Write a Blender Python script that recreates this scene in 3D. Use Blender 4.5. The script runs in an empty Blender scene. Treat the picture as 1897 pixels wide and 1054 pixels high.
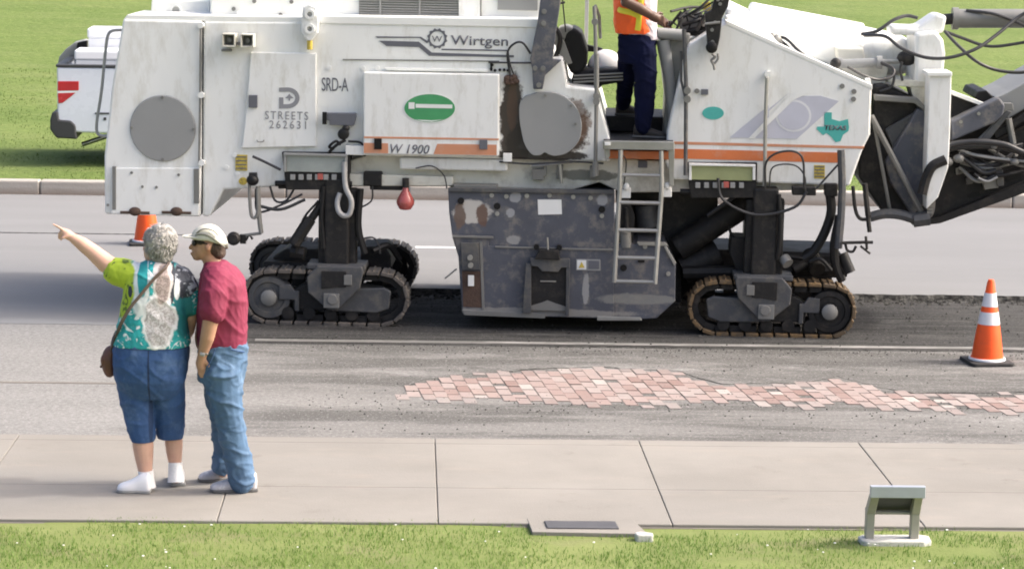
import bpy, bmesh, math, random
from mathutils import Vector, Matrix, noise
random.seed(7)
R = math.radians
sc = bpy.context.scene
COL = sc.collection
# ------------------------------------------------------------------ camera, sky, sun
FPX = 4500.0
TH, YAW, ROLL, CH = R(9.35), R(2.5), R(1.12), 3.9
fwd = Vector((math.sin(YAW)*math.cos(TH), math.cos(YAW)*math.cos(TH), -math.sin(TH)))
r0 = Vector((math.cos(YAW), -math.sin(YAW), 0))
u0 = r0.cross(fwd)
right = r0*math.cos(ROLL) + u0*math.sin(ROLL)
up = u0*math.cos(ROLL) - r0*math.sin(ROLL)
CAM = Vector((0, 0, CH))
cam = bpy.data.objects.new('camera', bpy.data.cameras.new('camera'))
COL.objects.link(cam)
m = Matrix((right, up, -fwd)).transposed().to_4x4()
m.translation = CAM
cam.matrix_world = m
cam.data.sensor_width = 36
cam.data.lens = FPX/1897*36
cam.data.clip_start = 0.5
cam.data.clip_end = 1500
sc.camera = cam
SUN_EL, SUN_AZ = R(42), R(1)      # azimuth measured from +x towards -y (camera side)
S = Vector((math.cos(SUN_EL)*math.cos(SUN_AZ), -math.cos(SUN_EL)*math.sin(SUN_AZ), math.sin(SUN_EL)))
w = bpy.data.worlds.new('World'); sc.world = w; w.use_nodes = True
wn = w.node_tree.nodes; wl = w.node_tree.links
bg = wn['Background']
sky = wn.new('ShaderNodeTexSky'); sky.sky_type = 'NISHITA'; sky.sun_disc = False
sky.sun_elevation = SUN_EL; sky.sun_rotation = R(90)+SUN_AZ
sky.air_density = .8; sky.dust_density = 9.0; sky.ozone_density = 1.0
wl.new(sky.outputs[0], bg.inputs[0]); bg.inputs[1].default_value = 0.15
sd = bpy.data.lights.new('sun', 'SUN'); sd.energy = 1.12; sd.angle = R(2.5); sd.color = (1, .965, .91)
so = bpy.data.objects.new('sun', sd); COL.objects.link(so)
so.rotation_euler = S.to_track_quat('Z', 'Y').to_euler()
sc.view_settings.view_transform = 'Standard'
sc.view_settings.look = 'None'
sc.view_settings.exposure = 1.32
sc.view_settings.gamma = 1
sc.cycles.pixel_filter_type = 'BLACKMAN_HARRIS'; sc.cycles.filter_width = 1.9
# ------------------------------------------------------------------ geometry from the survey of the photograph
def ray(px, py):
    return (fwd*FPX + right*(px-948.5) - up*(py-527)).normalized()
def G(px, py, z=0.0):
    d = ray(px, py); t = (z-CAM.z)/d.z
    return CAM + d*t
class Frame:
    def __init__(s, o, xd):
        s.o = Vector((o.x, o.y, 0)); s.x = Vector((xd.x, xd.y, 0)).normalized()
        s.y = Vector((-s.x.y, s.x.x, 0)); s.ang = math.atan2(s.x.y, s.x.x)
    def loc(s, w):
        v = w-s.o
        return Vector((v.dot(s.x), v.dot(s.y), v.z))
    def p(s, px, py, d=0.0):
        r = ray(px, py); t = (d-(CAM-s.o).dot(s.y))/r.dot(s.y)
        return s.loc(CAM+r*t)
    def g(s, px, py, z):
        return s.loc(G(px, py, z))
    def place(s, o):
        o.location = s.o; o.rotation_euler = (0, 0, s.ang)
# ------------------------------------------------------------------ materials
def lin(c):
    return tuple(((v/255)/12.92 if v/255 <= .04045 else ((v/255+.055)/1.055)**2.4) for v in c)
MATS = {}
def mat(name, col, rough=.5, metal=0.0, var=.12, scale=4, bump=0.0, bscale=60, stretch=(1, 1, 1),
        dirt=None, stains_creases=(), sheen=0, spec=.5, coat=0):
    """col linear albedo; dirt=(col,amount 0..1,scale,lo,hi); stains=[(cx,cz,rx,rz,col,strength,noisescale)]"""
    mt = bpy.data.materials.new(name); mt.use_nodes = True
    nt = mt.node_tree; N = nt.nodes; L = nt.links
    b = N['Principled BSDF']
    b.inputs['Roughness'].default_value = rough; b.inputs['Metallic'].default_value = metal
    b.inputs['Specular IOR Level'].default_value = spec
    b.inputs['Coat Weight'].default_value = coat
    if sheen: b.inputs['Sheen Weight'].default_value = sheen
    tc = N.new('ShaderNodeTexCoord')
    mp = N.new('ShaderNodeMapping'); mp.inputs['Scale'].default_value = stretch
    L.new(tc.outputs['Object'], mp.inputs['Vector'])
    nz = N.new('ShaderNodeTexNoise'); nz.inputs['Scale'].default_value = scale
    nz.inputs['Detail'].default_value = 8; nz.inputs['Roughness'].default_value = .65
    L.new(mp.outputs[0], nz.inputs['Vector'])
    def mix(fac, a, bcol):
        x = N.new('ShaderNodeMix'); x.data_type = 'RGBA'
        if hasattr(fac, 'links'): L.new(fac, x.inputs[0])
        else: x.inputs[0].default_value = fac
        for s_, v in ((6, a), (7, bcol)):
            if hasattr(v, 'links'): L.new(v, x.inputs[s_])
            else: x.inputs[s_].default_value = (*v[:3], 1)
        return x.outputs[2]
    def mrange(v, lo, hi, a=0, bb=1):
        x = N.new('ShaderNodeMapRange'); L.new(v, x.inputs[0])
        x.inputs[1].default_value = lo; x.inputs[2].default_value = hi
        x.inputs[3].default_value = a; x.inputs[4].default_value = bb
        return x.outputs[0]
    dk = tuple(c*(1-var) for c in col); lt = tuple(min(1, c*(1+var)) for c in col)
    c = mix(mrange(nz.outputs[0], .3, .7), dk, lt)
    if dirt:
        n2 = N.new('ShaderNodeTexNoise'); n2.inputs['Scale'].default_value = dirt[2]
        n2.inputs['Detail'].default_value = 10; n2.inputs['Roughness'].default_value = .7
        L.new(mp.outputs[0], n2.inputs['Vector'])
        c = mix(mrange(n2.outputs[0], dirt[3], dirt[4], 0, dirt[1]), c, dirt[0])
    if stains_creases:
        sp = N.new('ShaderNodeSeparateXYZ'); L.new(tc.outputs['Object'], sp.inputs[0])
        def mth(op, a, bb, cc=None):
            x = N.new('ShaderNodeMath'); x.operation = op
            for i, v in enumerate((a, bb)):
                if v is None: continue
                if hasattr(v, 'links'): L.new(v, x.inputs[i])
                else: x.inputs[i].default_value = v
            return x.outputs[0]
        for (cx, cz, rx, rz, scol, st, ns) in stains_creases:
            n3 = N.new('ShaderNodeTexNoise'); n3.inputs['Scale'].default_value = ns
            n3.inputs['Detail'].default_value = 6
            L.new(tc.outputs['Object'], n3.inputs['Vector'])
            dx = mth('DIVIDE', mth('SUBTRACT', sp.outputs[0], cx), rx)
            dz = mth('DIVIDE', mth('SUBTRACT', sp.outputs[2], cz), rz)
            rr = mth('ADD', mth('MULTIPLY', dx, dx), mth('MULTIPLY', dz, dz))
            n3.inputs['Roughness'].default_value = .75
            rr = mth('ADD', rr, mth('MULTIPLY', mth('SUBTRACT', n3.outputs[0], .5), 2.6))
            c = mix(mrange(rr, .75, 1.15, st, 0), c, scol)
    L.new(c, b.inputs['Base Color'])
    L.new(mrange(nz.outputs[0], .3, .7, max(0, rough-.08), min(1, rough+.1)), b.inputs['Roughness'])
    if bump:
        n4 = N.new('ShaderNodeTexNoise'); n4.inputs['Scale'].default_value = bscale
        n4.inputs['Detail'].default_value = 5
        L.new(mp.outputs[0], n4.inputs['Vector'])
        bp = N.new('ShaderNodeBump'); bp.inputs['Strength'].default_value = bump
        bp.inputs['Distance'].default_value = .02
        L.new(n4.outputs[0], bp.inputs['Height']); L.new(bp.outputs[0], b.inputs['Normal'])
    MATS[name] = mt
    return mt
# ------------------------------------------------------------------ mesh builder
def cr(pts, n=6):
    """Catmull-Rom through pts (any dimension tuples)"""
    P = [tuple(p) for p in pts]
    if len(P) < 3: return P
    P = [tuple(2*a-b for a, b in zip(P[0], P[1]))]+P+[tuple(2*a-b for a, b in zip(P[-1], P[-2]))]
    out = []
    for i in range(1, len(P)-2):
        for k in range(n):
            t = k/n
            out.append(tuple(.5*((2*b)+(-a+c)*t+(2*a-5*b+4*c-d)*t*t+(-a+3*b-3*c+d)*t**3)
                             for a, b, c, d in zip(P[i-1], P[i], P[i+1], P[i+2])))
    out.append(P[-2])
    return out
class MB:
    def __init__(s): s.v = []; s.f = []; s.m = []; s.cur = 0
    def add(s, vs, fs):
        b = len(s.v); s.v += [tuple(v) for v in vs]
        for f in fs: s.f.append(tuple(i+b for i in f)); s.m.append(s.cur)
        return s
    def box(s, x0, x1, y0, y1, z0, z1):
        return s.add([(x, y, z) for x in (x0, x1) for y in (y0, y1) for z in (z0, z1)],
                     [(0, 1, 3, 2), (4, 6, 7, 5), (0, 4, 5, 1), (2, 3, 7, 6), (0, 2, 6, 4), (1, 5, 7, 3)])
    def prism(s, pts, d0, d1):
        """pts (x,z) polygon, extruded along y from d0 to d1"""
        a = sum(p[0]*q[1]-q[0]*p[1] for p, q in zip(pts, pts[1:]+pts[:1]))
        if a < 0: pts = pts[::-1]
        n = len(pts)
        vs = [(p[0], d0, p[1]) for p in pts]+[(p[0], d1, p[1]) for p in pts]
        fs = [tuple(range(n)), tuple(range(2*n-1, n-1, -1))]
        fs += [(i, i+n, (i+1) % n+n, (i+1) % n) for i in range(n)]
        return s.add(vs, fs)
    def hprism(s, pts, z0, z1):
        a = sum(p[0]*q[1]-q[0]*p[1] for p, q in zip(pts, pts[1:]+pts[:1]))
        if a < 0: pts = pts[::-1]
        n = len(pts)
        vs = [(p[0], p[1], z1) for p in pts]+[(p[0], p[1], z0) for p in pts]
        fs = [tuple(range(n)), tuple(range(2*n-1, n-1, -1))]
        fs += [(i, i+n, (i+1) % n+n, (i+1) % n) for i in range(n)]
        return s.add(vs, fs)
    def tube(s, pts, rad, seg=10, caps=True, ref=None):
        P = [Vector(p[:3]) for p in pts]; n = len(P)
        if not isinstance(rad, (list, tuple)): rad = [rad]*n
        T = [(P[min(i+1, n-1)]-P[max(i-1, 0)]).normalized() for i in range(n)]
        nrm = Vector(ref) if ref else (Vector((0, 0, 1)) if abs(T[0].z) < .9 else Vector((0, 1, 0)))
        vs = []
        for i in range(n):
            nrm = (nrm-T[i]*nrm.dot(T[i]))
            nrm = nrm.normalized() if nrm.length > 1e-6 else T[i].orthogonal().normalized()
            bn = T[i].cross(nrm)
            ra = rad[i]; ra, rb = ra if isinstance(ra, (list, tuple)) else (ra, ra)
            for k in range(seg):
                a = 2*math.pi*k/seg
                vs.append(P[i]+nrm*math.cos(a)*ra+bn*math.sin(a)*rb)
        fs = [(i*seg+k, i*seg+(k+1) % seg, (i+1)*seg+(k+1) % seg, (i+1)*seg+k) for i in range(n-1) for k in range(seg)]
        if caps: fs += [tuple(range(seg))[::-1], tuple(range((n-1)*seg, n*seg))]
        return s.add(vs, fs)
    def cyl(s, a, b, r, r2=None, seg=24):
        return s.tube([a, b], [r, r if r2 is None else r2], seg)
    def lathe(s, prof, c=(0, 0, 0), axis='z', seg=32):
        vs = []; n = len(prof)
        for (r, h) in prof:
            for k in range(seg):
                a = 2*math.pi*k/seg; u, v_ = r*math.cos(a), r*math.sin(a)
                vs.append((c[0]+u, c[1]+v_, c[2]+h) if axis == 'z' else (c[0]+u, c[1]-h, c[2]+v_))
        fs = [(i*seg+k, i*seg+(k+1) % seg, (i+1)*seg+(k+1) % seg, (i+1)*seg+k) for i in range(n-1) for k in range(seg)]
        fs += [tuple(range(seg))[::-1], tuple(range((n-1)*seg, n*seg))]
        return s.add(vs, fs)
    def ell(s, c, r, seg=16, rings=10, rot=None):
        vs = []; fs = []
        for i in range(rings+1):
            t = math.pi*i/rings
            for k in range(seg):
                a = 2*math.pi*k/seg
                v = Vector((r[0]*math.sin(t)*math.cos(a), r[1]*math.sin(t)*math.sin(a), r[2]*math.cos(t)))
                if rot: v = rot @ v
                vs.append(Vector(c)+v)
        for i in range(rings):
            for k in range(seg):
                fs.append((i*seg+k, (i+1)*seg+k, (i+1)*seg+(k+1) % seg, i*seg+(k+1) % seg))
        return s.add(vs, fs)
    def mesh(s, name):
        me = bpy.data.meshes.new(name); me.from_pydata(s.v, [], s.f)
        for i, p in enumerate(me.polygons): p.material_index = s.m[i]
        bm = bmesh.new(); bm.from_mesh(me)
        bmesh.ops.remove_doubles(bm, verts=bm.verts, dist=1e-6)
        bmesh.ops.dissolve_degenerate(bm, edges=bm.edges, dist=1e-6)
        bmesh.ops.recalc_face_normals(bm, faces=bm.faces)
        bm.to_mesh(me); bm.free()
        return me
    def build(s, name, mats, parent=None, bevel=0, smooth=False, kind=None, bseg=2):
        me = s.mesh(name)
        if not isinstance(mats, (list, tuple)): mats = [mats]
        for x in mats: me.materials.append(MATS[x] if isinstance(x, str) else x)
        if smooth:
            me.polygons.foreach_set('use_smooth', [True]*len(me.polygons))
            me.set_sharp_from_angle(angle=R(40))
        o = bpy.data.objects.new(name, me); COL.objects.link(o)
        if parent: o.parent = parent
        if bevel:
            b = o.modifiers.new('bevel', 'BEVEL'); b.width = bevel; b.segments = bseg
            b.limit_method = 'ANGLE'; b.angle_limit = R(35)
        if kind: o['kind'] = kind
        return o
def tag(o, label, cat, group=None):
    o['label'] = label; o['category'] = cat
    if group: o['group'] = group
    return o
def thing(name, label, cat, frame=None, loc=None, group=None):
    o = bpy.data.objects.new(name, None); COL.objects.link(o); o.empty_display_size = .2
    if frame: frame.place(o)
    if loc is not None: o.location = loc
    return tag(o, label, cat, group)
def text_mesh(name, body, x, y, z, width, height, material, parent, spacing=1.0, shear=0, thick=.002, bold=0, rotz=0):
    """text standing in the local xz plane facing -y; left-bottom at (x,z)"""
    cu = bpy.data.curves.new(name, 'FONT'); cu.body = body; cu.size = 1; cu.space_character = spacing
    cu.shear = shear; cu.extrude = 0; cu.offset = bold; cu.resolution_u = 4
    to = bpy.data.objects.new(name, cu); COL.objects.link(to)
    dg = bpy.context.evaluated_depsgraph_get()
    me = bpy.data.meshes.new_from_object(to.evaluated_get(dg))
    bpy.data.objects.remove(to)
    xs = [v.co.x for v in me.vertices]; ys = [v.co.y for v in me.vertices]
    x0, x1, y0, y1 = min(xs), max(xs), min(ys), max(ys)
    for v in me.vertices:
        v.co = Vector((x+(v.co.x-x0)/(x1-x0)*width, y, z+(v.co.y-y0)/(y1-y0)*height))
    me.materials.clear(); me.materials.append(MATS[material])
    o = bpy.data.objects.new(name, me); COL.objects.link(o); o.parent = parent
    sm = o.modifiers.new('solid', 'SOLIDIFY'); sm.thickness = thick; sm.offset = 0
    return o
def kids(o): return [c for c in bpy.data.objects if c.parent == o]
def copy_tree(o, parent=None):
    c = o.copy(); COL.objects.link(c)
    if parent: c.parent = parent
    for ch in kids(o): copy_tree(ch, c)
    return c
# ------------------------------------------------------------------ paints and stuffs
GR = (.10, .085, .07)
mat('white_paint', (.78, .79, .76), .45, var=.03, scale=2, dirt=((.50, .49, .44), .5, 5, .55, .8), bump=.04, bscale=3)
A_ = G(600, 603); B_ = G(1420, 630); B_.y += .15
M = Frame(A_, B_-A_)
def stain(px, py, rx, rz, col, st=.95, ns=6, d=0.0):
    q = M.p(px, py, d); return (q.x, q.z, rx, rz, col, st, ns)
SOOT = (.022, .017, .014)
mat('body_white', (.78, .79, .765), .42, var=.03, scale=1.5, stretch=(2.2, 1, .7), dirt=((.52, .50, .43), .6, 3.5, .50, .72), bump=.05, bscale=2.5,
    stains_creases=[stain(1036, 240, .262, .265, (.045, .026, .018), .95, 12), stain(1058, 228, .165, .19, (.15, .085, .055), .7, 14),
            stain(947, 222, .105, .42, (.030, .021, .016), .98, 9), stain(962, 268, .12, .16, SOOT, .98, 8),
            stain(948, 200, .045, .22, (.085, .048, .03), .65, 16), stain(1000, 290, .42, .05, SOOT, .97, 7)])
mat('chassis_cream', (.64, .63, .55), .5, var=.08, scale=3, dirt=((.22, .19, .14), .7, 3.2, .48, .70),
    stains_creases=[stain(930, 292, .55, .035, (.03, .025, .02), .85, 4), stain(1090, 330, .3, .05, (.05, .05, .04), .7, 6)], bump=.1, bscale=6)
mat('side_panel', (.76, .77, .75), .42, var=.04, scale=1.5, stretch=(2.2, 1, .7), dirt=((.50, .49, .43), .6, 4.5, .50, .70), bump=.05, bscale=2.5)
mat('disc_grey', (.27, .275, .27), .5, var=.05, scale=2, dirt=((.36, .36, .35), .5, 5, .6, .8))
mat('blue_steel', (.075, .081, .100), .55, var=.18, scale=3, dirt=((.20, .185, .165), .75, 7, .50, .64), bump=.15, bscale=14,
    stains_creases=[stain(875, 392, .17, .1, (.5, .48, .44), .95, 9), stain(893, 400, .055, .10, (.12, .07, .05), .95, 12),
            stain(852, 400, .05, .12, (.13, .09, .07), .95, 12), stain(1000, 578, .9, .035, (.26, .25, .23), .8, 8),
            stain(1085, 535, .03, .14, (.34, .34, .33), .8, 10), stain(955, 366, .05, .05, (.33, .34, .35), .8, 12),
            stain(945, 395, .04, .04, (.33, .34, .35), .8, 12), stain(952, 445, .06, .04, (.33, .33, .32), .7, 12),
            stain(1115, 370, .05, .05, (.33, .34, .35), .8, 12), stain(1180, 555, .35, .05, (.24, .24, .22), .7, 7)])
mat('dark_steel', (.013, .0125, .0125), .6, spec=.35, var=.3, scale=5, dirt=((.055, .048, .04), .7, 9, .5, .7), bump=.2, bscale=20)
mat('grey_steel', (.062, .065, .07), .55, var=.2, scale=5, dirt=((.14, .13, .11), .75, 7, .47, .66), bump=.1, bscale=20)
mat('mid_steel', (.20, .20, .19), .45, metal=.2, var=.12, scale=5, dirt=((.14, .13, .12), .5, 10, .5, .7))
mat('bare_metal', (.33, .33, .31), .38, metal=.5, var=.1, scale=8)
mat('track_rubber', (.05, .046, .042), .75, var=.25, scale=9, dirt=((.14, .12, .10), .7, 12, .5, .68), bump=.3, bscale=40)
mat('track_pad_worn', (.10, .07, .04), .7, var=.3, scale=8, dirt=((.22, .13, .045), .65, 9, .48, .6), bump=.3, bscale=40)
mat('track_pad_grey', (.09, .08, .07), .7, var=.3, scale=8, dirt=((.17, .15, .13), .7, 9, .5, .62), bump=.3, bscale=40)
mat('black_rubber', (.011, .011, .0115), .5, spec=.3, var=.2, scale=8)
mat('hose', (.028, .028, .029), .4, var=.2, scale=8)
mat('pale_hose', (.36, .36, .35), .5, var=.15, scale=12)
mat('orange_stripe', (.60, .17, .055), .5, var=.06, scale=4, dirt=((.5, .34, .27), .5, 6, .5, .7))
mat('orange_faded', (.56, .25, .14), .5, var=.06, scale=4, dirt=((.5, .38, .32), .5, 6, .5, .7))
mat('decal_grey', (.115, .12, .14), .5, var=.05, scale=5)
mat('decal_pale', (.33, .33, .36), .5, var=.08, scale=5)
mat('decal_ring_pale', (.66, .67, .69), .5, var=.03, scale=5)  # pale print of the ring in the faded decal
mat('decal_faint', (.50, .51, .58), .5, var=.05, scale=5)
mat('decal_mid', (.24, .245, .26), .5, var=.04, scale=5)
mat('green_decal', (.06, .30, .12), .45, var=.1, scale=6)
mat('teal_decal', (.07, .40, .36), .45, var=.08, scale=8)
mat('decal_white', (.75, .76, .74), .45, var=.03, scale=8)
mat('yellow_decal', (.55, .42, .07), .5, var=.1, scale=10, dirt=((.2, .16, .05), .8, 30, .5, .6))
mat('yellow_green_panel', (.30, .33, .16), .5, var=.15, scale=4)
mat('grey_green_panel', (.30, .33, .31), .5, var=.15, scale=4)
mat('red_lamp', (.40, .09, .08), .3, var=.1, scale=6, coat=.3)
mat('brown_rag', (.16, .075, .05), .8, var=.3, scale=20)
mat('vinyl_black', (.009, .009, .0095), .5, spec=.25, var=.2, scale=12, bump=.1, bscale=60)
mat('helmet', (.8, .8, .8), .3, var=.02, scale=5)
mat('cone_orange', (.85, .10, .012), .45, var=.08, scale=6, dirt=((.45, .09, .04), .4, 10, .55, .75))
mat('cone_white', (.66, .67, .70), .4, var=.05, scale=8)
mat('cone_base', (.03, .03, .03), .7, var=.3, scale=10)
mat('rust', (.075, .045, .032), .8, var=.3, scale=20, bump=.3, bscale=60)
# truck
mat('truck_paint', (.64, .68, .76), .25, var=.01, scale=1, coat=.6)
mat('truck_trim', (.035, .037, .04), .5, var=.1, scale=6)
mat('truck_glass', (.02, .025, .03), .1, var=.1, scale=3)
mat('tail_red', (.42, .015, .02), .2, var=.1, scale=8, coat=.5)
mat('chrome', (.5, .5, .5), .2, metal=.9, var=.1, scale=6)
mat('box_white', (.75, .77, .80), .35, var=.02, scale=3)
# ground
def ground_mat(name, build):
    mt = bpy.data.materials.new(name); mt.use_nodes = True; nt = mt.node_tree; N = nt.nodes; L = nt.links
    b = N['Principled BSDF']; tc = N.new('ShaderNodeTexCoord')
    def nz(scale, stretch=(1, 1, 1), detail=8, rough=.6, dist=0, off=(0, 0, 0)):
        mp = N.new('ShaderNodeMapping'); mp.inputs['Scale'].default_value = stretch; mp.inputs['Location'].default_value = off
        L.new(tc.outputs['Object'], mp.inputs[0])
        x = N.new('ShaderNodeTexNoise'); x.inputs['Scale'].default_value = scale; x.inputs['Detail'].default_value = detail
        x.inputs['Roughness'].default_value = rough; x.inputs['Distortion'].default_value = dist
        L.new(mp.outputs[0], x.inputs['Vector']); return x.outputs[0]
    def mr(v, lo, hi, a=0, bb=1, smooth=False):
        x = N.new('ShaderNodeMapRange'); L.new(v, x.inputs[0])
        if smooth: x.interpolation_type = 'SMOOTHSTEP'
        for i, t in enumerate((lo, hi, a, bb)): x.inputs[i+1].default_value = t
        return x.outputs[0]
    def mix(fac, a, c):
        x = N.new('ShaderNodeMix'); x.data_type = 'RGBA'
        for s_, v in ((0, fac), (6, a), (7, c)):
            if hasattr(v, 'links'): L.new(v, x.inputs[s_])
            else: x.inputs[s_].default_value = v if s_ == 0 else (*v[:3], 1)
        return x.outputs[2]
    def mth(op, a, c=0.0):
        x = N.new('ShaderNodeMath'); x.operation = op
        for i, v in enumerate((a, c)):
            if hasattr(v, 'links'): L.new(v, x.inputs[i])
            else: x.inputs[i].default_value = v
        return x.outputs[0]
    sp = N.new('ShaderNodeSeparateXYZ'); L.new(tc.outputs['Object'], sp.inputs[0])
    def bump(v, st, dist=.02):
        x = N.new('ShaderNodeBump'); x.inputs['Strength'].default_value = st; x.inputs['Distance'].default_value = dist
        L.new(v, x.inputs['Height']); L.new(x.outputs[0], b.inputs['Normal'])
    c = build(nz, mr, mix, mth, sp.outputs, bump)
    L.new(c, b.inputs['Base Color']); b.inputs['Roughness'].default_value = .9
    b.inputs['Specular IOR Level'].default_value = .2
    MATS[name] = mt
def far_road(nz, mr, mix, mth, P, bump):
    c = mix(mr(nz(.8, (.3, 1.5, 1)), .3, .7), (.178, .182, .187), (.206, .21, .216))
    c = mix(mr(nz(90), .35, .65, 0, .35), c, (.19, .19, .19))
    c = mix(mr(nz(1.2, (.12, 3, 1), 8), .6, .75, 0, .4), c, (.21, .21, .215))
    # sealed longitudinal joint
    bump(nz(120), .25)
    return c
ground_mat('far_asphalt', far_road)
def near_road(nz, mr, mix, mth, P, bump):
    # scraped (milled) surface on the right, older pale surface on the left: streaks run along the street
    s1 = nz(1.0, (.45, 1.5, 1), 14, .80, .2); s2 = nz(2.2, (.6, 1.3, 1), 14, .82, .2, (5, 3, 0)); fine = nz(30, (.8, .7, 1), 8, .85)
    pale = mix(mr(nz(1.2, (.3, 1.5, 1)), .3, .7), (.235, .233, .228), (.278, .275, .268))
    old = mix(mr(s1, .42, .60), (.115, .113, .108), (.25, .245, .235))
    old = mix(mr(s2, .50, .68, 0, .8), old, (.08, .079, .076))
    old = mix(mr(nz(1.9, (.5, 1.4, 1), 14, .84, .2, (9, 1, 2)), .52, .60, 0, .75), old, (.32, .315, .31))
    old = mix(mr(nz(.75, (.22, 1.35, 1), 6, .6, .3, (3, 2.4, 0)), .42, .54, 0, .72), old, (.085, .083, .079))
    old = mix(mr(nz(.8, (.2, 1.6, 1), 8, .7, .3, (8, 5.1, 0)), .50, .58, 0, .6), old, (.28, .275, .265))
    e = mth('ADD', P[0], mth('MULTIPLY', mth('SUBTRACT', nz(.7, (.5, 2.2, 1), 8), .5), 5.5))
    c = mix(mr(e, -2.2, -.6, 0, 1, True), pale, old)
    c = mix(mr(fine, .36, .60, .6, 0), c, (.075, .075, .073))
    c = mix(mr(nz(55, (.8, .6, 1), 5, .8, 0, (1, 1, 1)), .54, .64, 0, .55), c, (.40, .395, .385))
    bump(nz(60, (.3, 1.6, 1), 8, .75), .5)
    return c
ground_mat('near_asphalt', near_road)
def milled(nz, mr, mix, mth, P, bump):
    s = nz(3, (.12, 5, 1), 12, .8); s2 = nz(2, (.4, 1.2, 1), 12, .8, 0, (4, 2, 1))
    c = mix(mr(s, .38, .62), (.020, .020, .020), (.080, .079, .077))
    c = mix(mr(s2, .52, .66, 0, .55), c, (.16, .158, .152))
    c = mix(mr(nz(40, (.8, .6, 1), 6, .85), .54, .66, 0, .6), c, (.26, .255, .245))
    c = mix(mr(P[0], 4.2, 6.5, 0, .2, True), c, (.17, .168, .163))
    bump(nz(8, (.05, 10, 1), 8, .8), .8, .03)
    return c
ground_mat('milled_asphalt', milled)
def cut(nz, mr, mix, mth, P, bump):
    c = mix(mr(nz(12, (1, 1, 3)), .4, .6), (.02, .02, .02), (.10, .10, .095)); bump(nz(30), .8, .03); return c
ground_mat('cut_asphalt', cut)
def walk(nz, mr, mix, mth, P, bump):
    c = mix(mr(nz(.9, (.6, 1.5, 1)), .3, .7), (.200, .190, .173), (.232, .222, .205))
    c = mix(mr(nz(3.5, (.7, 2, 1), 8), .55, .75, 0, .5), c, (.265, .24, .21))
    c = mix(mr(nz(130, detail=3), .6, .72, 0, .35), c, (.30, .27, .25))
    c = mix(mr(nz(2.6, (1, 1.2, 1), 9, .75, 0, (7, 7, 7)), .60, .66, 0, .5), c, (.17, .155, .14))
    c = mix(mr(nz(.6, (1, 1, 1), 5, .6, 0, (2, 5, 7)), .45, .62, 0, .35), c, (.30, .285, .26))
    bump(nz(90), .2); return c
ground_mat('sidewalk_concrete', walk)
def kerbm(nz, mr, mix, mth, P, bump):
    c = mix(mr(nz(1.5, (.4, 1, 3)), .3, .7), (.33, .31, .28), (.40, .375, .345))
    c = mix(mr(P[2], .05, .135, .85, 0), c, (.24, .19, .155))
    c = mix(mr(nz(5, (.3, 1, 2), 8, .7), .5, .7, 0, .4), c, (.2, .17, .14)); bump(nz(40), .3); return c
ground_mat('kerb_concrete', kerbm)
def soil(nz, mr, mix, mth, P, bump):
    c = mix(mr(nz(1.6, (.5, 1.2, 1), 8), .35, .65), (.13, .17, .05), (.19, .22, .08))
    c = mix(mr(nz(2, (.6, 1, 1), 6), .55, .7, 0, .6), c, (.19, .17, .10)); bump(nz(50), .5); return c
ground_mat('near_soil', soil)
def lawn(nz, mr, mix, mth, P, bump):
    c = mix(mr(nz(.45, (.35, .6, 1), 6, .6), .3, .7), (.092, .142, .032), (.138, .186, .052))
    c = mix(mr(nz(.55, (.35, .9, 1), 8, .7), .46, .60, 0, .6), c, (.085, .135, .03))
    c = mix(mr(nz(1.6, (.3, .9, 1), 8, .7, 0, (4, 4, 4)), .5, .64, 0, .5), c, (.165, .195, .075))
    c = mix(mr(nz(14, (.6, .8, 1), 4, .7), .45, .7, 0, .5), c, (.20, .25, .08))
    bump(nz(9, (.7, .9, 1), 6, .7), .7, .08); return c
ground_mat('far_lawn', lawn)
mat('lane_white', (.36, .35, .34), .7, var=.12, scale=9, stretch=(.35, 2, 1), dirt=((.14, .138, .13), .98, 5, .36, .50))
mat('concrete_pad', (.50, .50, .47), .8, var=.1, scale=10, bump=.3, bscale=60)
mat('plaque_bronze', (.10, .10, .105), .5, metal=.3, var=.15, scale=12)
mat('post_grey', (.33, .32, .29), .5, metal=.2, var=.12, scale=12)
mat('panel_blue_grey', (.40, .43, .50), .35, metal=.3, var=.06, scale=8)
mat('panel_dark', (.03, .033, .028), .5, var=.2, scale=12)
# ------------------------------------------------------------------ the ground
def sheet(name, x0, x1, y0, y1, z, m_, n=1):
    b = MB(); b.add([(x0, y0, z), (x1, y0, z), (x1, y1, z), (x0, y1, z)], [(0, 1, 2, 3)])
    return b.build(name, m_, kind='structure')
CUTY, WLY = 23.05, 20.55
STEP = .05
sheet('near_lane_road', -60, 60, 16.2, WLY-.15, 0, 'near_asphalt')
sheet('milled_road', -1.5, 60, WLY-.15, CUTY, 0, 'milled_asphalt')
sheet('scraped_edge', -60, -1.5, WLY-.15, 21.2, 0, 'near_asphalt')
b = MB(); b.add([(-60, 21.2, .004), (-1.5, 21.2, .004), (-1.5, CUTY, STEP), (-60, CUTY, STEP), (-60, 21.2, 0), (-1.5, 21.2, 0), (-1.5, CUTY, 0)], [(0, 1, 2, 3), (0, 4, 5, 1), (1, 5, 6, 2)])
b.build('unscraped_road', 'far_asphalt', kind='structure')
b = MB()                                                # far lane stands a step higher than the milled strip, with a ragged cut edge
xs = [-8+i*.045 for i in range(400)]
edge = [(x, CUTY+.05*(noise.noise(Vector((x*2.2, 0, 0)))+.6*noise.noise(Vector((x*9, 3, 0)))) if x > -1.5 else CUTY, 0) for x in xs]
b.cur = 1
for i in range(len(xs)-1):
    (x0, y0, _), (x1, y1, _) = edge[i], edge[i+1]
    b.add([(x0, y0-.03, 0), (x1, y1-.03, 0), (x1, y1, STEP), (x0, y0, STEP)], [(0, 1, 2, 3)])
b.cur = 0
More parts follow.
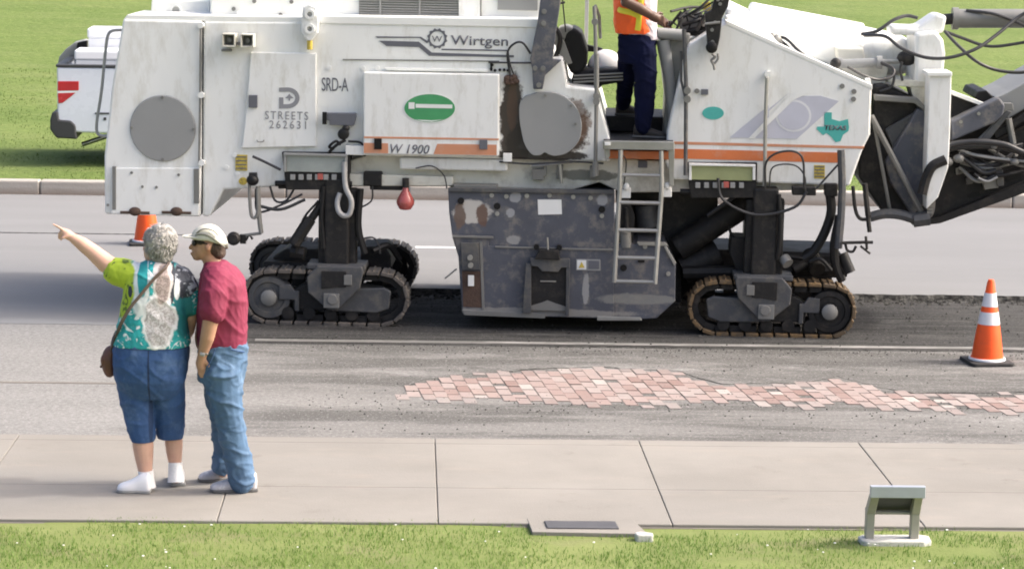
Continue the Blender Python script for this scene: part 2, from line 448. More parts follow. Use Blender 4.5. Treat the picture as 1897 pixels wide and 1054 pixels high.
for i in range(len(xs)-1):
    (x0, y0, _), (x1, y1, _) = edge[i], edge[i+1]
    b.add([(x0, y0, STEP), (x1, y1, STEP), (x1, 29.7, STEP), (x0, 29.7, STEP)], [(0, 1, 2, 3)])
b.add([(-60, CUTY, STEP), (-8, CUTY, STEP), (-8, 29.7, STEP), (-60, 29.7, STEP)], [(0, 1, 2, 3)])
xe = xs[-1]
b.add([(xe, CUTY, STEP), (60, CUTY, STEP), (60, 29.7, STEP), (xe, 29.7, STEP)], [(0, 1, 2, 3)])
b.build('far_lane_road', ['far_asphalt', 'cut_asphalt'], kind='structure')
# asphalt crumbs lying along the cut edge and the milled strip
b = MB()
for i in range(2600):
    x = random.uniform(-1.3, 8); y = CUTY-abs(random.gauss(0, .16)) if i < 1700 else random.uniform(WLY, CUTY)
    s_ = random.uniform(.004, .016)*(1.3 if i < 1700 else .8)
    b.add([(x-s_, y-s_, 0), (x+s_, y-s_*.6, 0), (x+s_*.4, y+s_, 0), (x-s_*.8, y+s_*.7, 0), (x, y, s_*1.5)],
          [(0, 1, 4), (1, 2, 4), (2, 3, 4), (3, 0, 4)])
for i in range(1500):
    x = random.uniform(-.8, 8); y = random.choice((random.uniform(17.0, 20.4), random.gauss(18.1, .25), random.gauss(20.3, .1))); s_ = random.uniform(.003, .009)
    b.add([(x-s_, y-s_, 0), (x+s_, y-s_*.6, 0), (x+s_*.4, y+s_, 0), (x-s_*.8, y+s_*.7, 0), (x, y, s_*1.3)], [(0, 1, 4), (1, 2, 4), (2, 3, 4), (3, 0, 4)])
b.build('asphalt_crumbs', 'cut_asphalt', kind='stuff')
sheet('lane_line', -1.3, 60, WLY-.05, WLY+.06, .004, 'lane_white')
sheet('tar_seam', 1.2, 60, WLY-.16, WLY-.125, .004, 'cut_asphalt')
sheet('lane_dash', .08, 3.1, 25.66, 25.77, STEP+.004, 'decal_white')
b = MB(); b.box(-60, -2.2, 26.38, 26.42, STEP, STEP+.004); b.build('tar_joint', 'cut_asphalt', kind='structure')
b = MB(); b.box(-60, -1.9, 18.66, 18.705, 0.0005, .004); b.build('road_joint', 'near_asphalt', kind='structure')
MATS['joint_dark'] = mat('joint_dark', (.17, .155, .135), .9, var=.2, scale=8, stretch=(.3, 1, 1))
bpy.data.objects['road_joint'].data.materials[0] = MATS['joint_dark']
# sidewalk slabs with real grooves: one structure
SW0, SW1, SZ = 14.03, 16.25, .15
joints = [-8.4, -6.95, -5.5, -4.06, -2.62, -1.11, .2, 1.6, 3.12, 4.57, 6.02, 7.47, 8.92, 10.4]
b = MB()
for a_, c_ in zip(joints[:-1], joints[1:]):
    for y0, y1 in ((SW0, 14.87), (14.8735, SW1-.16), (SW1-.1565, SW1)):
        b.box(a_+.0025, c_-.0025, y0, y1, 0, SZ)
b.build('sidewalk', 'sidewalk_concrete', kind='structure', bevel=.004, bseg=1)
b = MB(); b.box(-60, 60, SW0-.02, SW1-.02, 0, SZ-.02)
b.box(-60, joints[0]-.01, SW0, SW1, 0, SZ); b.box(joints[-1]+.01, 60, SW0, SW1, 0, SZ)
b.build('sidewalk_bed', 'joint_dark', kind='structure')
# far kerb and lawn
b = MB(); n = 60
for i in range(n): b.box(-30+i*1.5+.004, -30+(i+1)*1.5-.004, 29.66, 29.86, 0, STEP+.17)
b.build('far_kerb', 'kerb_concrete', kind='structure', bevel=.02)
def lawn_z(x, y):
    t = max(0, y-35.5)
    return .2+.02*(y-29.8)/5+min(t, 4)*t*.011*1.0+max(0, t-4)*.03+.03*noise.noise(Vector((x*.35, y*.35, 0)))
b = MB(); ys = [29.84+.35*i for i in range(60)]+[51+2*i for i in range(30)]+[111+12*i for i in range(14)]
xs = [-30+1.0*i for i in range(71)]; xs = [-200, -100]+xs+[110, 220]
vs = [(x, y, lawn_z(x, y)) for y in ys for x in xs]; k = len(xs)
b.add(vs, [(j*k+i, j*k+i+1, (j+1)*k+i+1, (j+1)*k+i) for j in range(len(ys)-1) for i in range(k-1)])
b.build('far_lawn', 'far_lawn', smooth=True, kind='structure')
# base earth everywhere below (keeps the horizon closed)
sheet('ground', -400, 400, -60, 400, -.06, 'near_soil')
# near lawn
def near_z(x, y): return .145+.012*noise.noise(Vector((x*1.3, y*1.3, 5)))-.015
b = MB(); xs = [-9+.15*i for i in range(140)]; ys = [9+.15*i for i in range(34)]+[14.05]; k = len(xs)
b.add([(x, y, near_z(x, y)) for y in ys for x in xs], [(j*k+i, j*k+i+1, (j+1)*k+i+1, (j+1)*k+i) for j in range(len(ys)-1) for i in range(k-1)])
b.build('near_lawn_soil', 'near_soil', smooth=True, kind='structure')
def blade_mat(name, cols):
    mt = bpy.data.materials.new(name); mt.use_nodes = True; nt = mt.node_tree; N = nt.nodes; L = nt.links
    p = N['Principled BSDF']; tc = N.new('ShaderNodeTexCoord'); geo = N.new('ShaderNodeNewGeometry')
    n1 = N.new('ShaderNodeTexNoise'); n1.inputs['Scale'].default_value = 1.6; n1.inputs['Detail'].default_value = 6
    L.new(tc.outputs['Object'], n1.inputs['Vector'])
    ad = N.new('ShaderNodeMath'); ad.operation = 'MULTIPLY_ADD'; L.new(geo.outputs['Random Per Island'], ad.inputs[0])
    ad.inputs[1].default_value = .42; L.new(n1.outputs[0], ad.inputs[2])
    r = N.new('ShaderNodeValToRGB'); L.new(ad.outputs[0], r.inputs[0])
    while len(r.color_ramp.elements) < len(cols): r.color_ramp.elements.new(.5)
    for i, (e, c) in enumerate(zip(r.color_ramp.elements, cols)):
        e.position = .42+.6*i/(len(cols)-1); e.color = (*c, 1)
    L.new(r.outputs[0], p.inputs['Base Color']); p.inputs['Roughness'].default_value = .55
    p.inputs['Specular IOR Level'].default_value = .3
    tr = N.new('ShaderNodeBsdfTranslucent'); L.new(r.outputs[0], tr.inputs[0])
    ms = N.new('ShaderNodeMixShader'); ms.inputs[0].default_value = .35
    L.new(p.outputs[0], ms.inputs[1]); L.new(tr.outputs[0], ms.inputs[2])
    L.new(ms.outputs[0], N['Material Output'].inputs[0]); MATS[name] = mt
blade_mat('blades', [(.085, .17, .03), (.13, .23, .045), (.18, .275, .065), (.26, .33, .11)])
blade_mat('blades_far', [(.085, .13, .029), (.11, .16, .04), (.14, .19, .054), (.17, .215, .075)])
def blades(name, n, xr, yr, zf, h, wd, m_, skip=None, dens=None):
    b = MB()
    for i in range(n):
        x = random.uniform(*xr); y = random.uniform(*yr)
        if skip and skip(x, y): continue
        if dens and random.random() > dens(x, y): continue
        z = zf(x, y)-.005; a = random.uniform(0, 6.283); hh = h*random.uniform(.5, 1.25)
        dx, dy = math.cos(a), math.sin(a); le = random.uniform(.1, .9)*hh
        a2 = random.uniform(0, 6.283); lx, ly = math.cos(a2)*le, math.sin(a2)*le; w_ = wd*random.uniform(.6, 1.3)
        b.add([(x-dx*w_, y-dy*w_, z), (x+dx*w_, y+dy*w_, z), (x+dx*w_*.7+lx*.45, y+dy*w_*.7+ly*.45, z+hh*.65),
               (x-dx*w_*.7+lx*.45, y-dy*w_*.7+ly*.45, z+hh*.65), (x+lx, y+ly, z+hh)], [(0, 1, 2, 3), (3, 2, 4)])
    me = bpy.data.meshes.new(name); me.from_pydata(b.v, [], b.f); me.materials.append(MATS[m_])
    o = bpy.data.objects.new(name, me); COL.objects.link(o); o['kind'] = 'stuff'; return o
def plq(x, y):
    return (.86 < x < 1.72 and y > 13.82) or (3.02 < x < 3.44 and 13.42 < y < 13.62)
blades('near_grass', 60000, (-3.6, 5), (12.3, 14.075), near_z, .030, .0022, 'blades', plq,
       lambda x, y: .50+1.2*noise.noise(Vector((x*1.7, y*2.6, 1)))+(.2 if y < 13.9 else -.1))
blades('far_grass', 60000, (-7, 11), (29.9, 42), lawn_z, .028, .006, 'blades_far', None,
       lambda x, y: .5+.9*noise.noise(Vector((x*.7, y*1.2, 1))))
# small pale flowers in the near lawn
b = MB()
for i in range(70):
    x = random.uniform(-3.2, 4.6); y = random.uniform(12.6, 13.98); z = near_z(x, y)+random.uniform(.02, .035); r_ = random.uniform(.004, .009)
    if not plq(x, y): b.ell((x, y, z), (r_, r_, r_*.5), 6, 4)
b.build('clover_flowers', 'decal_white', kind='stuff')
# exposed brick paving where the asphalt has been scraped away
top = [(735, 722), (790, 703), (890, 691), (1040, 684), (1100, 681), (1260, 689), (1290, 701), (1340, 713), (1480, 711), (1555, 700), (1620, 716), (1700, 732), (1900, 728), (2200, 733)]
bot = [(735, 738), (850, 742), (1060, 747), (1080, 755), (1300, 749), (1640, 756), (1700, 760), (1900, 764), (2200, 768)]
gt = [G(*p) for p in top]; gb = [G(*p) for p in bot]
def interp(L_, x):
    for a_, c_ in zip(L_[:-1], L_[1:]):
        if a_.x <= x <= c_.x: return a_.y+(c_.y-a_.y)*(x-a_.x)/(c_.x-a_.x)
    return None
def brickm(nz, mr, mix, mth, P, bump):
    c = mix(mr(nz(26, (1, 1, 1), 6, .8), .35, .65), (.26, .165, .145), (.34, .25, .225)); bump(nz(60, (1, 1, 1), 6, .8), .5); return c
ground_mat('brick', brickm)
mt = MATS['brick']; nt = mt.node_tree; N = nt.nodes; L = nt.links; bs = N['Principled BSDF']
src_ = bs.inputs['Base Color'].links[0].from_socket
geo = N.new('ShaderNodeNewGeometry'); rp_ = N.new('ShaderNodeValToRGB'); L.new(geo.outputs['Random Per Island'], rp_.inputs[0])
cols = [(.22, .125, .105), (.31, .215, .195), (.36, .285, .265), (.26, .165, .145), (.37, .31, .29), (.33, .24, .22), (.39, .34, .32), (.34, .26, .235), (.50, .47, .44)]
rp_.color_ramp.interpolation = 'CONSTANT'
while len(rp_.color_ramp.elements) < len(cols): rp_.color_ramp.elements.new(.5)
for i, (e, c_) in enumerate(zip(rp_.color_ramp.elements, cols)): e.position = [0, .12, .26, .42, .52, .66, .78, .88, .945][i]; e.color = (*c_, 1)
mx = N.new('ShaderNodeMix'); mx.data_type = 'RGBA'; mx.inputs[0].default_value = .78; L.new(src_, mx.inputs[6]); L.new(rp_.outputs[0], mx.inputs[7])
at_ = N.new('ShaderNodeAttribute'); at_.attribute_name = 'wear'
tc = N.new('ShaderNodeTexCoord'); n_ = N.new('ShaderNodeTexNoise'); n_.inputs['Scale'].default_value = 7; n_.inputs['Detail'].default_value = 10; n_.inputs['Roughness'].default_value = .75
mp_ = N.new('ShaderNodeMapping'); mp_.inputs['Scale'].default_value = (.7, 1.4, 1); L.new(tc.outputs['Object'], mp_.inputs[0]); L.new(mp_.outputs[0], n_.inputs[0])
ad_ = N.new('ShaderNodeMath'); ad_.operation = 'ADD'; L.new(at_.outputs['Fac'], ad_.inputs[0]); L.new(n_.outputs[0], ad_.inputs[1])
mr_ = N.new('ShaderNodeMapRange'); L.new(ad_.outputs[0], mr_.inputs[0]); mr_.inputs[1].default_value = .48; mr_.inputs[2].default_value = .85; mr_.inputs[3].default_value = .32; mr_.inputs[4].default_value = .92
mx2 = N.new('ShaderNodeMix'); mx2.data_type = 'RGBA'; L.new(mr_.outputs[0], mx2.inputs[0]); L.new(mx.outputs[2], mx2.inputs[6]); mx2.inputs[7].default_value = (.262, .238, .228, 1)
L.new(mx2.outputs[2], bs.inputs['Base Color'])
b = MB(); ang = R(-6); wear = []; BW, BL = .102, .215
for i in range(-8, 74):
    for j in range(-14, 28):
        u = i*BW; v = 17.2+(j+.5*(i % 2))*BL; x = u+(v-18)*math.sin(ang); y = v
        lo, hi = interp(gb, x), interp(gt, x)
        if lo is None or hi is None: continue
        jit = .07*noise.noise(Vector((x*2.5, y*2.5, 2)))+random.uniform(-.04, .04)
        if not (lo-.03+jit < y < hi-.0+jit): continue
        e_ = min(y-lo, hi-y)
        if e_ < .12 and random.random() < .25: continue
        ra = ang+random.uniform(-.03, .03); g_ = random.uniform(.002, .004); gr_ = random.uniform(.008, .013)
        ox, oy_ = random.uniform(-.004, .004), random.uniform(-.006, .006)
        l0, l1 = -BL/2+gr_, BL/2-gr_
        if y+l1 > hi+.06 or random.random() < .05: l1 *= .1
        elif random.random() < .05: l0 *= .1
        P4 = [(x+ox+a_+c_*math.sin(ra), y+oy_+c_) for a_, c_ in [(-BW/2+g_, l0), (BW/2-g_, l0), (BW/2-g_, l1), (-BW/2+g_, l1)]]
        b.hprism(P4, -.01, .003+random.uniform(0, .004)); wear += [max(0, .30-e_*1.6)+random.uniform(-.05, .05)]*8
me = bpy.data.meshes.new('brick_paving'); me.from_pydata(b.v, [], b.f); me.materials.append(MATS['brick'])
at = me.attributes.new('wear', 'FLOAT', 'POINT'); at.data.foreach_set('value', wear)
o = bpy.data.objects.new('brick_paving', me); COL.objects.link(o); o['kind'] = 'structure'
# broken lip of the remaining asphalt above the bricks
b = MB(); x = gt[0].x+.1; rows = []
while x < min(7, gt[-1].x-.02):
    h_ = interp(gt, x); e_ = h_+.03+.06*noise.noise(Vector((x*3, 1, 1)))+.04*noise.noise(Vector((x*11, 4, 1))); th = .004+.018*noise.noise(Vector((x*1.3, 9, 1)))
    rows.append((x, e_, max(.0012, th))); x += .03
b.cur = 0
for (xa, ya, ta), (xb_, yb_, tb_) in zip(rows[:-1], rows[1:]):
    b.cur = 0; b.add([(xa, ya, ta), (xb_, yb_, tb_), (xb_, yb_+.35, .001), (xa, ya+.35, .001)], [(0, 1, 2, 3)])
    b.cur = 1; b.add([(xa, ya-.008, 0), (xb_, yb_-.008, 0), (xb_, yb_, tb_), (xa, ya, ta)], [(0, 1, 2, 3)])
b.build('asphalt_lip', ['near_asphalt', 'cut_asphalt'], kind='structure')
# ------------------------------------------------------------------ the cold milling machine
mill = thing('milling_machine', 'huge white road milling machine with orange stripes and dark conveyor, standing on crawler tracks', 'milling machine', M)
def X(px, py, d=0.0):
    q = M.p(px, py, d); return (q.x, q.z)
def X3(px, py, d=0.0):
    q = M.p(px, py, d); return (q.x, q.y, q.z)
def pr(name, pts, d0, d1, m_, parent=mill, bevel=.008, kind=None):
    b = MB(); b.prism([X(*p, d0) for p in pts], d0, d1)
    return b.build(name, m_, parent, bevel=bevel, kind=kind)
def tubes(name, lists, m_, parent=mill, seg=8, n=6):
    """lists: [(pts[(px,py,d)], radius)]"""
    first = None
    for pts, r_ in lists:
        b = MB(); pts = [X3(*p) for p in pts]
        if n: pts = cr(pts, n)
        b.tube(pts, r_, seg)
        o = b.build(name, m_, parent, smooth=True); first = first or o
    return first
def rect(x0, y0, x1, y1): return [(x0, y0), (x1, y0+.02*(x1-x0)), (x1, y1+.02*(x1-x0)), (x0, y1)]
def bolts(name, L_, d, r_, m_, parent=mill, h=.012):
    for (px, py) in L_:
        b = MB(); x, y, z = X3(px, py, d); b.cyl((x, d-h, z), (x, d+.004, z), r_, r_*1.02, 10)
        o = b.build(name, m_, parent, smooth=True)
    return o
BF = 0.10          # near face of the bodywork
# --- body shells
body = pr('rear_housing', [(228, 36), (373, 39), (373, 300), (371, 402), (194, 397), (193, 290), (207, 160)], BF, 2.25, 'body_white', bevel=.02)
eng = pr('engine_housing', [(377, 39), (600, 41), (1002, 49), (998, 112), (1042, 106), (1052, 160), (1104, 165), (1112, 190), (1131, 262), (1131, 300),
                            (640, 288), (532, 288), (530, 345), (415, 352), (389, 401), (375, 401)], BF+.012, 2.2, 'body_white', bevel=.02)
pr('lower_door', [(207, 311), (371, 311), (369, 401), (205, 397)], BF-.025, BF, 'body_white', body, bevel=.012)
b = MB(); b.prism([X(*p, BF) for p in rect(209, 308, 216, 388)], BF-.03, BF); b.build('door_edge', 'mid_steel', body, bevel=.004)
b = MB(); b.prism([X(*p, BF) for p in rect(360, 312, 370, 376)], BF-.035, BF)
b.build('door_edge', 'mid_steel', body, bevel=.004)
for px in (250, 327):
    b = MB(); x, y, z = X3(px, 392, BF-.03)
    b.ell((x, y, z), (.055, .03, .04), 14, 8); b.cyl((x-.13, y, z-.01), (x+.13, y, z-.01), .012)
    b.build('door_hinge', 'rust', body, smooth=True)
bolts('door_bolt', [(244, 320), (331, 324), (264, 346), (290, 347), (200, 380)], BF-.025, .012, 'mid_steel', body)
b = MB(); x, y, z = X3(302, 238, BF)
b.lathe([(.287, 0), (.293, .012), (.285, .022), (.0, .026)], (x, BF, z), 'y', 48)
b.build('round_cover', 'disc_grey', body, smooth=True)
b = MB()
for k in range(4):
    b = MB(); a = k*math.pi/2+math.pi/2; b.cyl((x+.275*math.cos(a), BF-.032, z+.275*math.sin(a)), (x+.275*math.cos(a), BF-.02, z+.275*math.sin(a)), .014, seg=10); b.build('cover_bolt', 'mid_steel', body)
tubes('hinge_rod', [([(372, 52, BF-.02), (371, 180, BF-.02), (369, 303, BF-.02)], .011)], 'mid_steel', body)
bolts('hinge_boss', [(373, 47), (374, 176), (375, 301)], BF, .028, 'white_paint', body, .05)
pr('roof_cap', [(228, 38), (236, 28), (700, 34), (700, 44)], BF+.02, .9, 'white_paint', body, bevel=.004)
pr('rear_hatch', [(281, 0), (388, 2), (388, 36), (279, 33)], .75, 1.6, 'white_paint', eng)
b = MB(); x, y, z = X3(325, 20, .72); b.lathe([(.052, 0), (.052, .02), (.035, .02), (.035, 0)], (x, .75, z), 'y', 24)
b.cyl((x-.001, .76, z-.07), (x, .76, z-.03), .03); b.build('lifting_ring', 'white_paint', eng, smooth=True)
pr('upper_cowl', [(389, -25), (592, -22), (1025, -14), (996, 48), (592, 41), (389, 37)], .42, 2.0, 'white_paint', eng, bevel=.02)
pr('cowl_shelf', [(592, 30), (1003, 36), (1000, 52), (592, 44)], BF, .45, 'white_paint', eng, bevel=.006)
pr('cap', [(256, 24), (275, 24), (279, 30), (252, 30)], .6, .75, 'mid_steel', eng)
bolts('cowl_bolt', [(433, 17), (471, 3), (540, 4), (520, 28)], .42, .018, 'mid_steel', eng)
# latch handle on the cowl
pr('cowl_latch', [(438, 22), (446, 22), (448, 37), (436, 37)], .36, .42, 'white_paint', eng)
# grille
g = pr('grille', rect(665, -6, 892, 35), .405, .44, 'mid_steel', eng, bevel=.003)
b = MB()
for k in range(9):
    yy = -4+k*4.6; b.prism([X(*p, .40) for p in rect(666, yy, 890, yy+2.1)], .385, .405)
for px in (703, 776): b.prism([X(*p, .40) for p in rect(px, -6, px+3, 35)], .38, .405)
b.build('louvre', 'disc_grey', g)
b = MB(); b.prism([X(*p, .38) for p in rect(850, -5, 889, 33)], .375, .384); b.build('louvre_shutter', 'side_panel', g)
pr('air_inlet', rect(922, -8, 996, 19), .395, .43, 'disc_grey', eng, bevel=.004)
# lifting lugs beside the cowl
lg = pr('lifting_lug', [(558, 40), (562, 14), (573, 9), (586, 14), (590, 40), (588, 62), (577, 76), (570, 76), (558, 62)], BF-.07, BF+.02, 'side_panel', eng)
for py in (27, 54):
    b = MB(); x, y, z = X3(574, py, BF-.07); b.lathe([(.045, 0), (.045, .02), (.022, .02), (.022, 0)], (x, y, z), 'y', 24); b.build('lug_ring', 'white_paint', lg, smooth=True)
b = MB(); x, y, z = X3(574, 84, BF-.03); b.cyl((x, y, z-.04), (x, y, z+.04), .025); b.build('lug_pad', 'yellow_decal', lg)
# socket boxes
for (px, py) in ((424, 75), (458, 76)):
    s_ = MB(); c_ = X(px, py, BF-.12)
    x0, z0 = c_; W_ = .058
    s_.box(x0-W_, x0+W_, BF-.14, BF-.0, z0+W_-.012, z0+W_); s_.box(x0-W_, x0+W_, BF-.14, BF, z0-W_, z0-W_+.012)
    s_.box(x0-W_, x0-W_+.012, BF-.14, BF, z0-W_+.0125, z0+W_-.0125); s_.box(x0+W_-.012, x0+W_, BF-.14, BF, z0-W_+.0125, z0+W_-.0125)
    o = s_.build('socket_box', 'chassis_cream', eng, bevel=.003)
    s2 = MB(); s2.box(x0-W_+.014, x0+W_-.014, BF-.03, BF-.02, z0-W_+.014, z0+W_-.014); s2.cyl((x0, BF-.03, z0), (x0, BF-.08, z0), .02)
    s2.build('socket', 'mid_steel', o)
pr('bracket', rect(434, 79, 446, 84), BF-.06, BF+.01, 'mid_steel', eng, bevel=.002)
pr('bracket', rect(410, 92, 428, 96), BF-.06, BF+.01, 'mid_steel', eng, bevel=.002)
# big door with the city marking
dr = pr('side_door', [(464, 97), (586, 99), (586, 272), (446, 275), (449, 265), (456, 200)], BF-.02, BF+.012, 'side_panel', eng, bevel=.01)
b = MB(); b.prism([X(*p, BF) for p in rect(462, 176, 478, 199)], BF-.045, BF-.02); b.build('door_latch', 'decal_grey', dr, bevel=.003)
tubes('door_handle', [([(476, 260, BF-.02), (478, 263, BF-.04), (487, 263, BF-.04), (489, 260, BF-.02)], .004)], 'mid_steel', dr)
mark = []
# letter D emblem
def arcpts(cx, cy, rx, ry, a0, a1, n=14): return [(cx+rx*math.cos(R(a0+(a1-a0)*k/n)), cy-ry*math.sin(R(a0+(a1-a0)*k/n))) for k in range(n+1)]
DM = BF-.024
b = MB()
outer = [(517, 163), (533, 163)]+arcpts(533, 182, 21, 19, 90, -90)[1:]+[(517, 201)]
inner = [(526, 194), (533, 194)]+arcpts(533, 182.5, 13, 11.5, -90, 90)[1:]+[(517, 171)]
b.prism([X(*p, DM) for p in [(517, 163)]+arcpts(533, 182, 22, 19.5, 90, -90)+[(517, 201.5), (517, 181), (525, 181), (525, 193.5)]+arcpts(533, 182, 14, 11.5, -90, 90)+[(517, 170.5)]], DM, DM+.003)
b.prism([X(*p, DM) for p in [(528, 182), (533, 178), (536, 174), (539, 178), (544, 182), (538, 183), (537, 187), (535, 187), (534, 183)]], DM, DM+.003)
b.build('city_emblem', 'decal_mid', dr)
def text_px(body, px0, py_base, px1, hpx, d, m_, parent, name='lettering', **kw):
    x0, z0 = X(px0, py_base, d); x1, z1 = X(px1, py_base, d); _, zt = X(px0, py_base-hpx, d)
    return text_mesh(name, body, x0, d, z0, x1-x0, zt-z0, m_, parent, **kw)
text_px('STREETS', 491, 221, 571, 15, DM, 'decal_mid', dr, spacing=1.25)
text_px('262631', 499, 238, 567, 14.5, DM, 'decal_mid', dr, spacing=1.3)
text_px('SRD-A', 596, 169, 645, 25, BF+.008, 'decal_grey', eng, spacing=.95)
pr('warning_label', rect(436, 287, 458, 316), BF+.002, BF+.012, 'yellow_decal', eng, bevel=0)
pr('warning_label', arcpts(450, 336, 8, 7, 0, 340, 16), BF+.002, BF+.012, 'yellow_decal', eng, bevel=0)
b = MB()
for k in range(4): b.prism([X(*p, BF) for p in rect(437, 290+k*7, 457, 292+k*7)], BF-.002, BF+.003)
b.build('label_print', 'decal_grey', eng)
bolts('panel_bolt', [(610, 126), (673, 127), (699, 126), (799, 128), (898, 128), (435, 288), (420, 310), (440, 322)], BF+.012, .02, 'side_panel', eng)
# brand lettering and bars
DT = BF+.007
text_px('Wirtgen', 835, 89, 941, 23, DT, 'decal_grey', eng, spacing=1.0, bold=.008)
text_px('W', 800, 78, 819, 11, DT, 'decal_grey', eng)
b = MB()
ring = []
import itertools
for k in range(24):
    a = math.radians(k*15); rr = 19 if k % 2 else 16.5
    ring.append((810+rr*math.cos(a), 72-rr*math.sin(a)))
for k in range(24):
    a0, a1 = math.radians(k*15), math.radians(k*15+15)
    r0_, r1_ = (19.5 if k % 2 else 16.5), (19.5 if (k+1) % 2 else 16.5)
    q = [(810+13.5*math.cos(a0), 72-13.5*math.sin(a0)), (810+r0_*math.cos(a0), 72-r0_*math.sin(a0)), (810+r1_*math.cos(a1), 72-r1_*math.sin(a1)), (810+13.5*math.cos(a1), 72-13.5*math.sin(a1))]
    b.prism([X(*p, DT) for p in q], DT, DT+.003)
b.build('gear_emblem', 'decal_grey', eng)
b = MB()
b.prism([X(*p, DT) for p in [(695, 68), (780, 69), (794, 78), (791, 81), (777, 71), (699, 71)]], DT, DT+.003)
b.prism([X(*p, DT) for p in [(702, 76), (776, 78), (800, 98), (952, 103), (952, 107), (795, 104), (776, 88), (716, 86)]], DT, DT+.003)
b.prism([X(*p, DT) for p in [(818, 91), (940, 93), (940, 95.5), (818, 93.5)]], DT, DT+.003)
b.build('swoosh_bar', 'decal_grey', eng)
b = MB(); b.prism([X(*p, DT) for p in [(635, 110), (925, 113), (925, 115), (635, 112)]], DT-.004, DT+.003); b.build('panel_seam', 'mid_steel', eng)
pr('service_tray', [(713, 126), (905, 129), (902, 134), (716, 131)], BF-.03, BF+.012, 'white_paint', eng, bevel=.003)
# battery / water tank door with the stripes
tank = pr('tank_door', [(673, 134), (925, 138), (924, 290), (673, 286)], BF-.09, BF+.012, 'side_panel', eng, bevel=.012)
DD = BF-.093
pr('stripe', [(674, 253), (924, 257), (924, 260.5), (674, 256.5)], DD, DD+.006, 'orange_faded', tank, 0)
pr('stripe', [(674, 265), (719, 266), (719, 284.5), (674, 284)], DD, DD+.006, 'orange_faded', tank, 0)
pr('stripe', [(810, 267), (920, 268.5), (920, 288), (803, 286)], DD, DD+.006, 'orange_faded', tank, 0)
text_px('W 1900', 723, 284, 796, 17, DD, 'decal_grey', tank, shear=.25, bold=.01)
pr('door_latch', rect(693, 257, 707, 277), DD-.012, DD+.01, 'vinyl_black', tank, .003)
pr('door_latch', rect(888, 259, 903, 277), DD-.015, DD+.01, 'decal_grey', tank, .003)
pr('oval_decal', arcpts(796, 201, 49, 28, 0, 352, 44), DD, DD+.006, 'decal_white', tank, 0)
pr('oval_decal', arcpts(796, 201, 47, 26, 0, 352, 44), DD-.002, DD+.004, 'green_decal', tank, 0)
b = MB(); b.prism([X(*p, DD) for p in rect(757, 190, 768, 202)], DD-.004, DD); b.prism([X(*p, DD) for p in rect(770, 193, 838, 200)], DD-.004, DD)
b.prism([X(*p, DD) for p in [(768, 222), (782, 225), (800, 226), (822, 222), (800, 223.5), (782, 222.5)]], DD-.004, DD)
b.build('oval_mark', 'decal_white', tank)
# valve cluster left of the tank
v = pr('valve_block', [(600, 210), (659, 211), (659, 218), (655, 234), (610, 232), (610, 224), (600, 222)], BF-.07, BF+.012, 'decal_grey', eng, .004)
pr('valve_guard', rect(597, 208, 605, 231), BF-.09, BF-.07, 'vinyl_black', v, .003)
b = MB(); x, y, z = X3(637, 248, BF-.05); b.lathe([(.05, 0), (.05, .05), (.03, .06), (.0, .06)], (x, y, z), 'y', 20)
b.ell((x+.02, y-.03, z+.05), (.035, .03, .03), 10, 6); b.build('valve', 'black_rubber', v, smooth=True)
tubes('valve_hose', [([(640, 260, BF-.05), (625, 268, BF-.08), (612, 280, BF-.06), (606, 290, BF-.02)], .014), ([(645, 262, BF-.04), (670, 266, BF-.03), (676, 290, BF-.02)], .010),
                     ([(618, 276, BF-.05), (610, 272, BF-.09), (622, 262, BF-.09), (630, 268, BF-.05)], .012)], 'black_rubber', v)
pr('white_box', rect(640, 270, 700, 287), BF-.06, BF+.01, 'side_panel', eng, .004)
# round exhaust cover with ragged lower edge
cv = [(973, 178), (1000, 171), (1028, 172), (1050, 182), (1068, 200), (1077, 225), (1076, 250), (1068, 268), (1050, 284), (1030, 289), (1018, 287), (1009, 283), (1000, 288), (985, 286), (972, 268), (965, 240), (962, 215), (963, 192)]
b = MB(); pp = cr(cv+[cv[0]], 5)[:-1]; b.prism([X(*p, BF-.02) for p in pp], BF-.035, BF+.012); b.build('round_cover', 'disc_grey', eng, bevel=.006)
bolts('cover_bolt', [(1010, 177), (1058, 196), (1066, 230)], BF-.035, .012, 'mid_steel', eng)
pr('burnt_block', rect(932, 285, 948, 300), BF-.06, BF+.01, 'side_panel', eng, .003)
tubes('cable', [([(905, 116, BF), (955, 117, BF-.03), (985, 117, BF-.02)], .008), ([(945, 140, BF-.02), (940, 100, BF-.03), (952, 82, BF-.05), (968, 80, BF-.06), (983, 100, BF-.04)], .010),
                ([(953, 142, BF-.02), (945, 120, BF-.04), (941, 95, BF-.03)], .007)], 'hose', eng)
bolts('terminal', [(910, 128), (917, 131), (926, 130), (934, 130), (941, 131), (912, 121)], BF+.0, .013, 'vinyl_black', eng)
pr('terminal_strip', rect(908, 118, 912, 132), BF-.01, BF+.012, 'vinyl_black', eng, 0)
b = MB()
for k in range(14):
    a = random.uniform(0, 6.28); x, y, z = X3(948+random.uniform(-9, 9), 148+random.uniform(-5, 6), BF-.02)
    b.ell((x, y, z), (.03, .03, .025), 8, 5)
b.build('burnt_insulation', 'rust', eng, smooth=True)
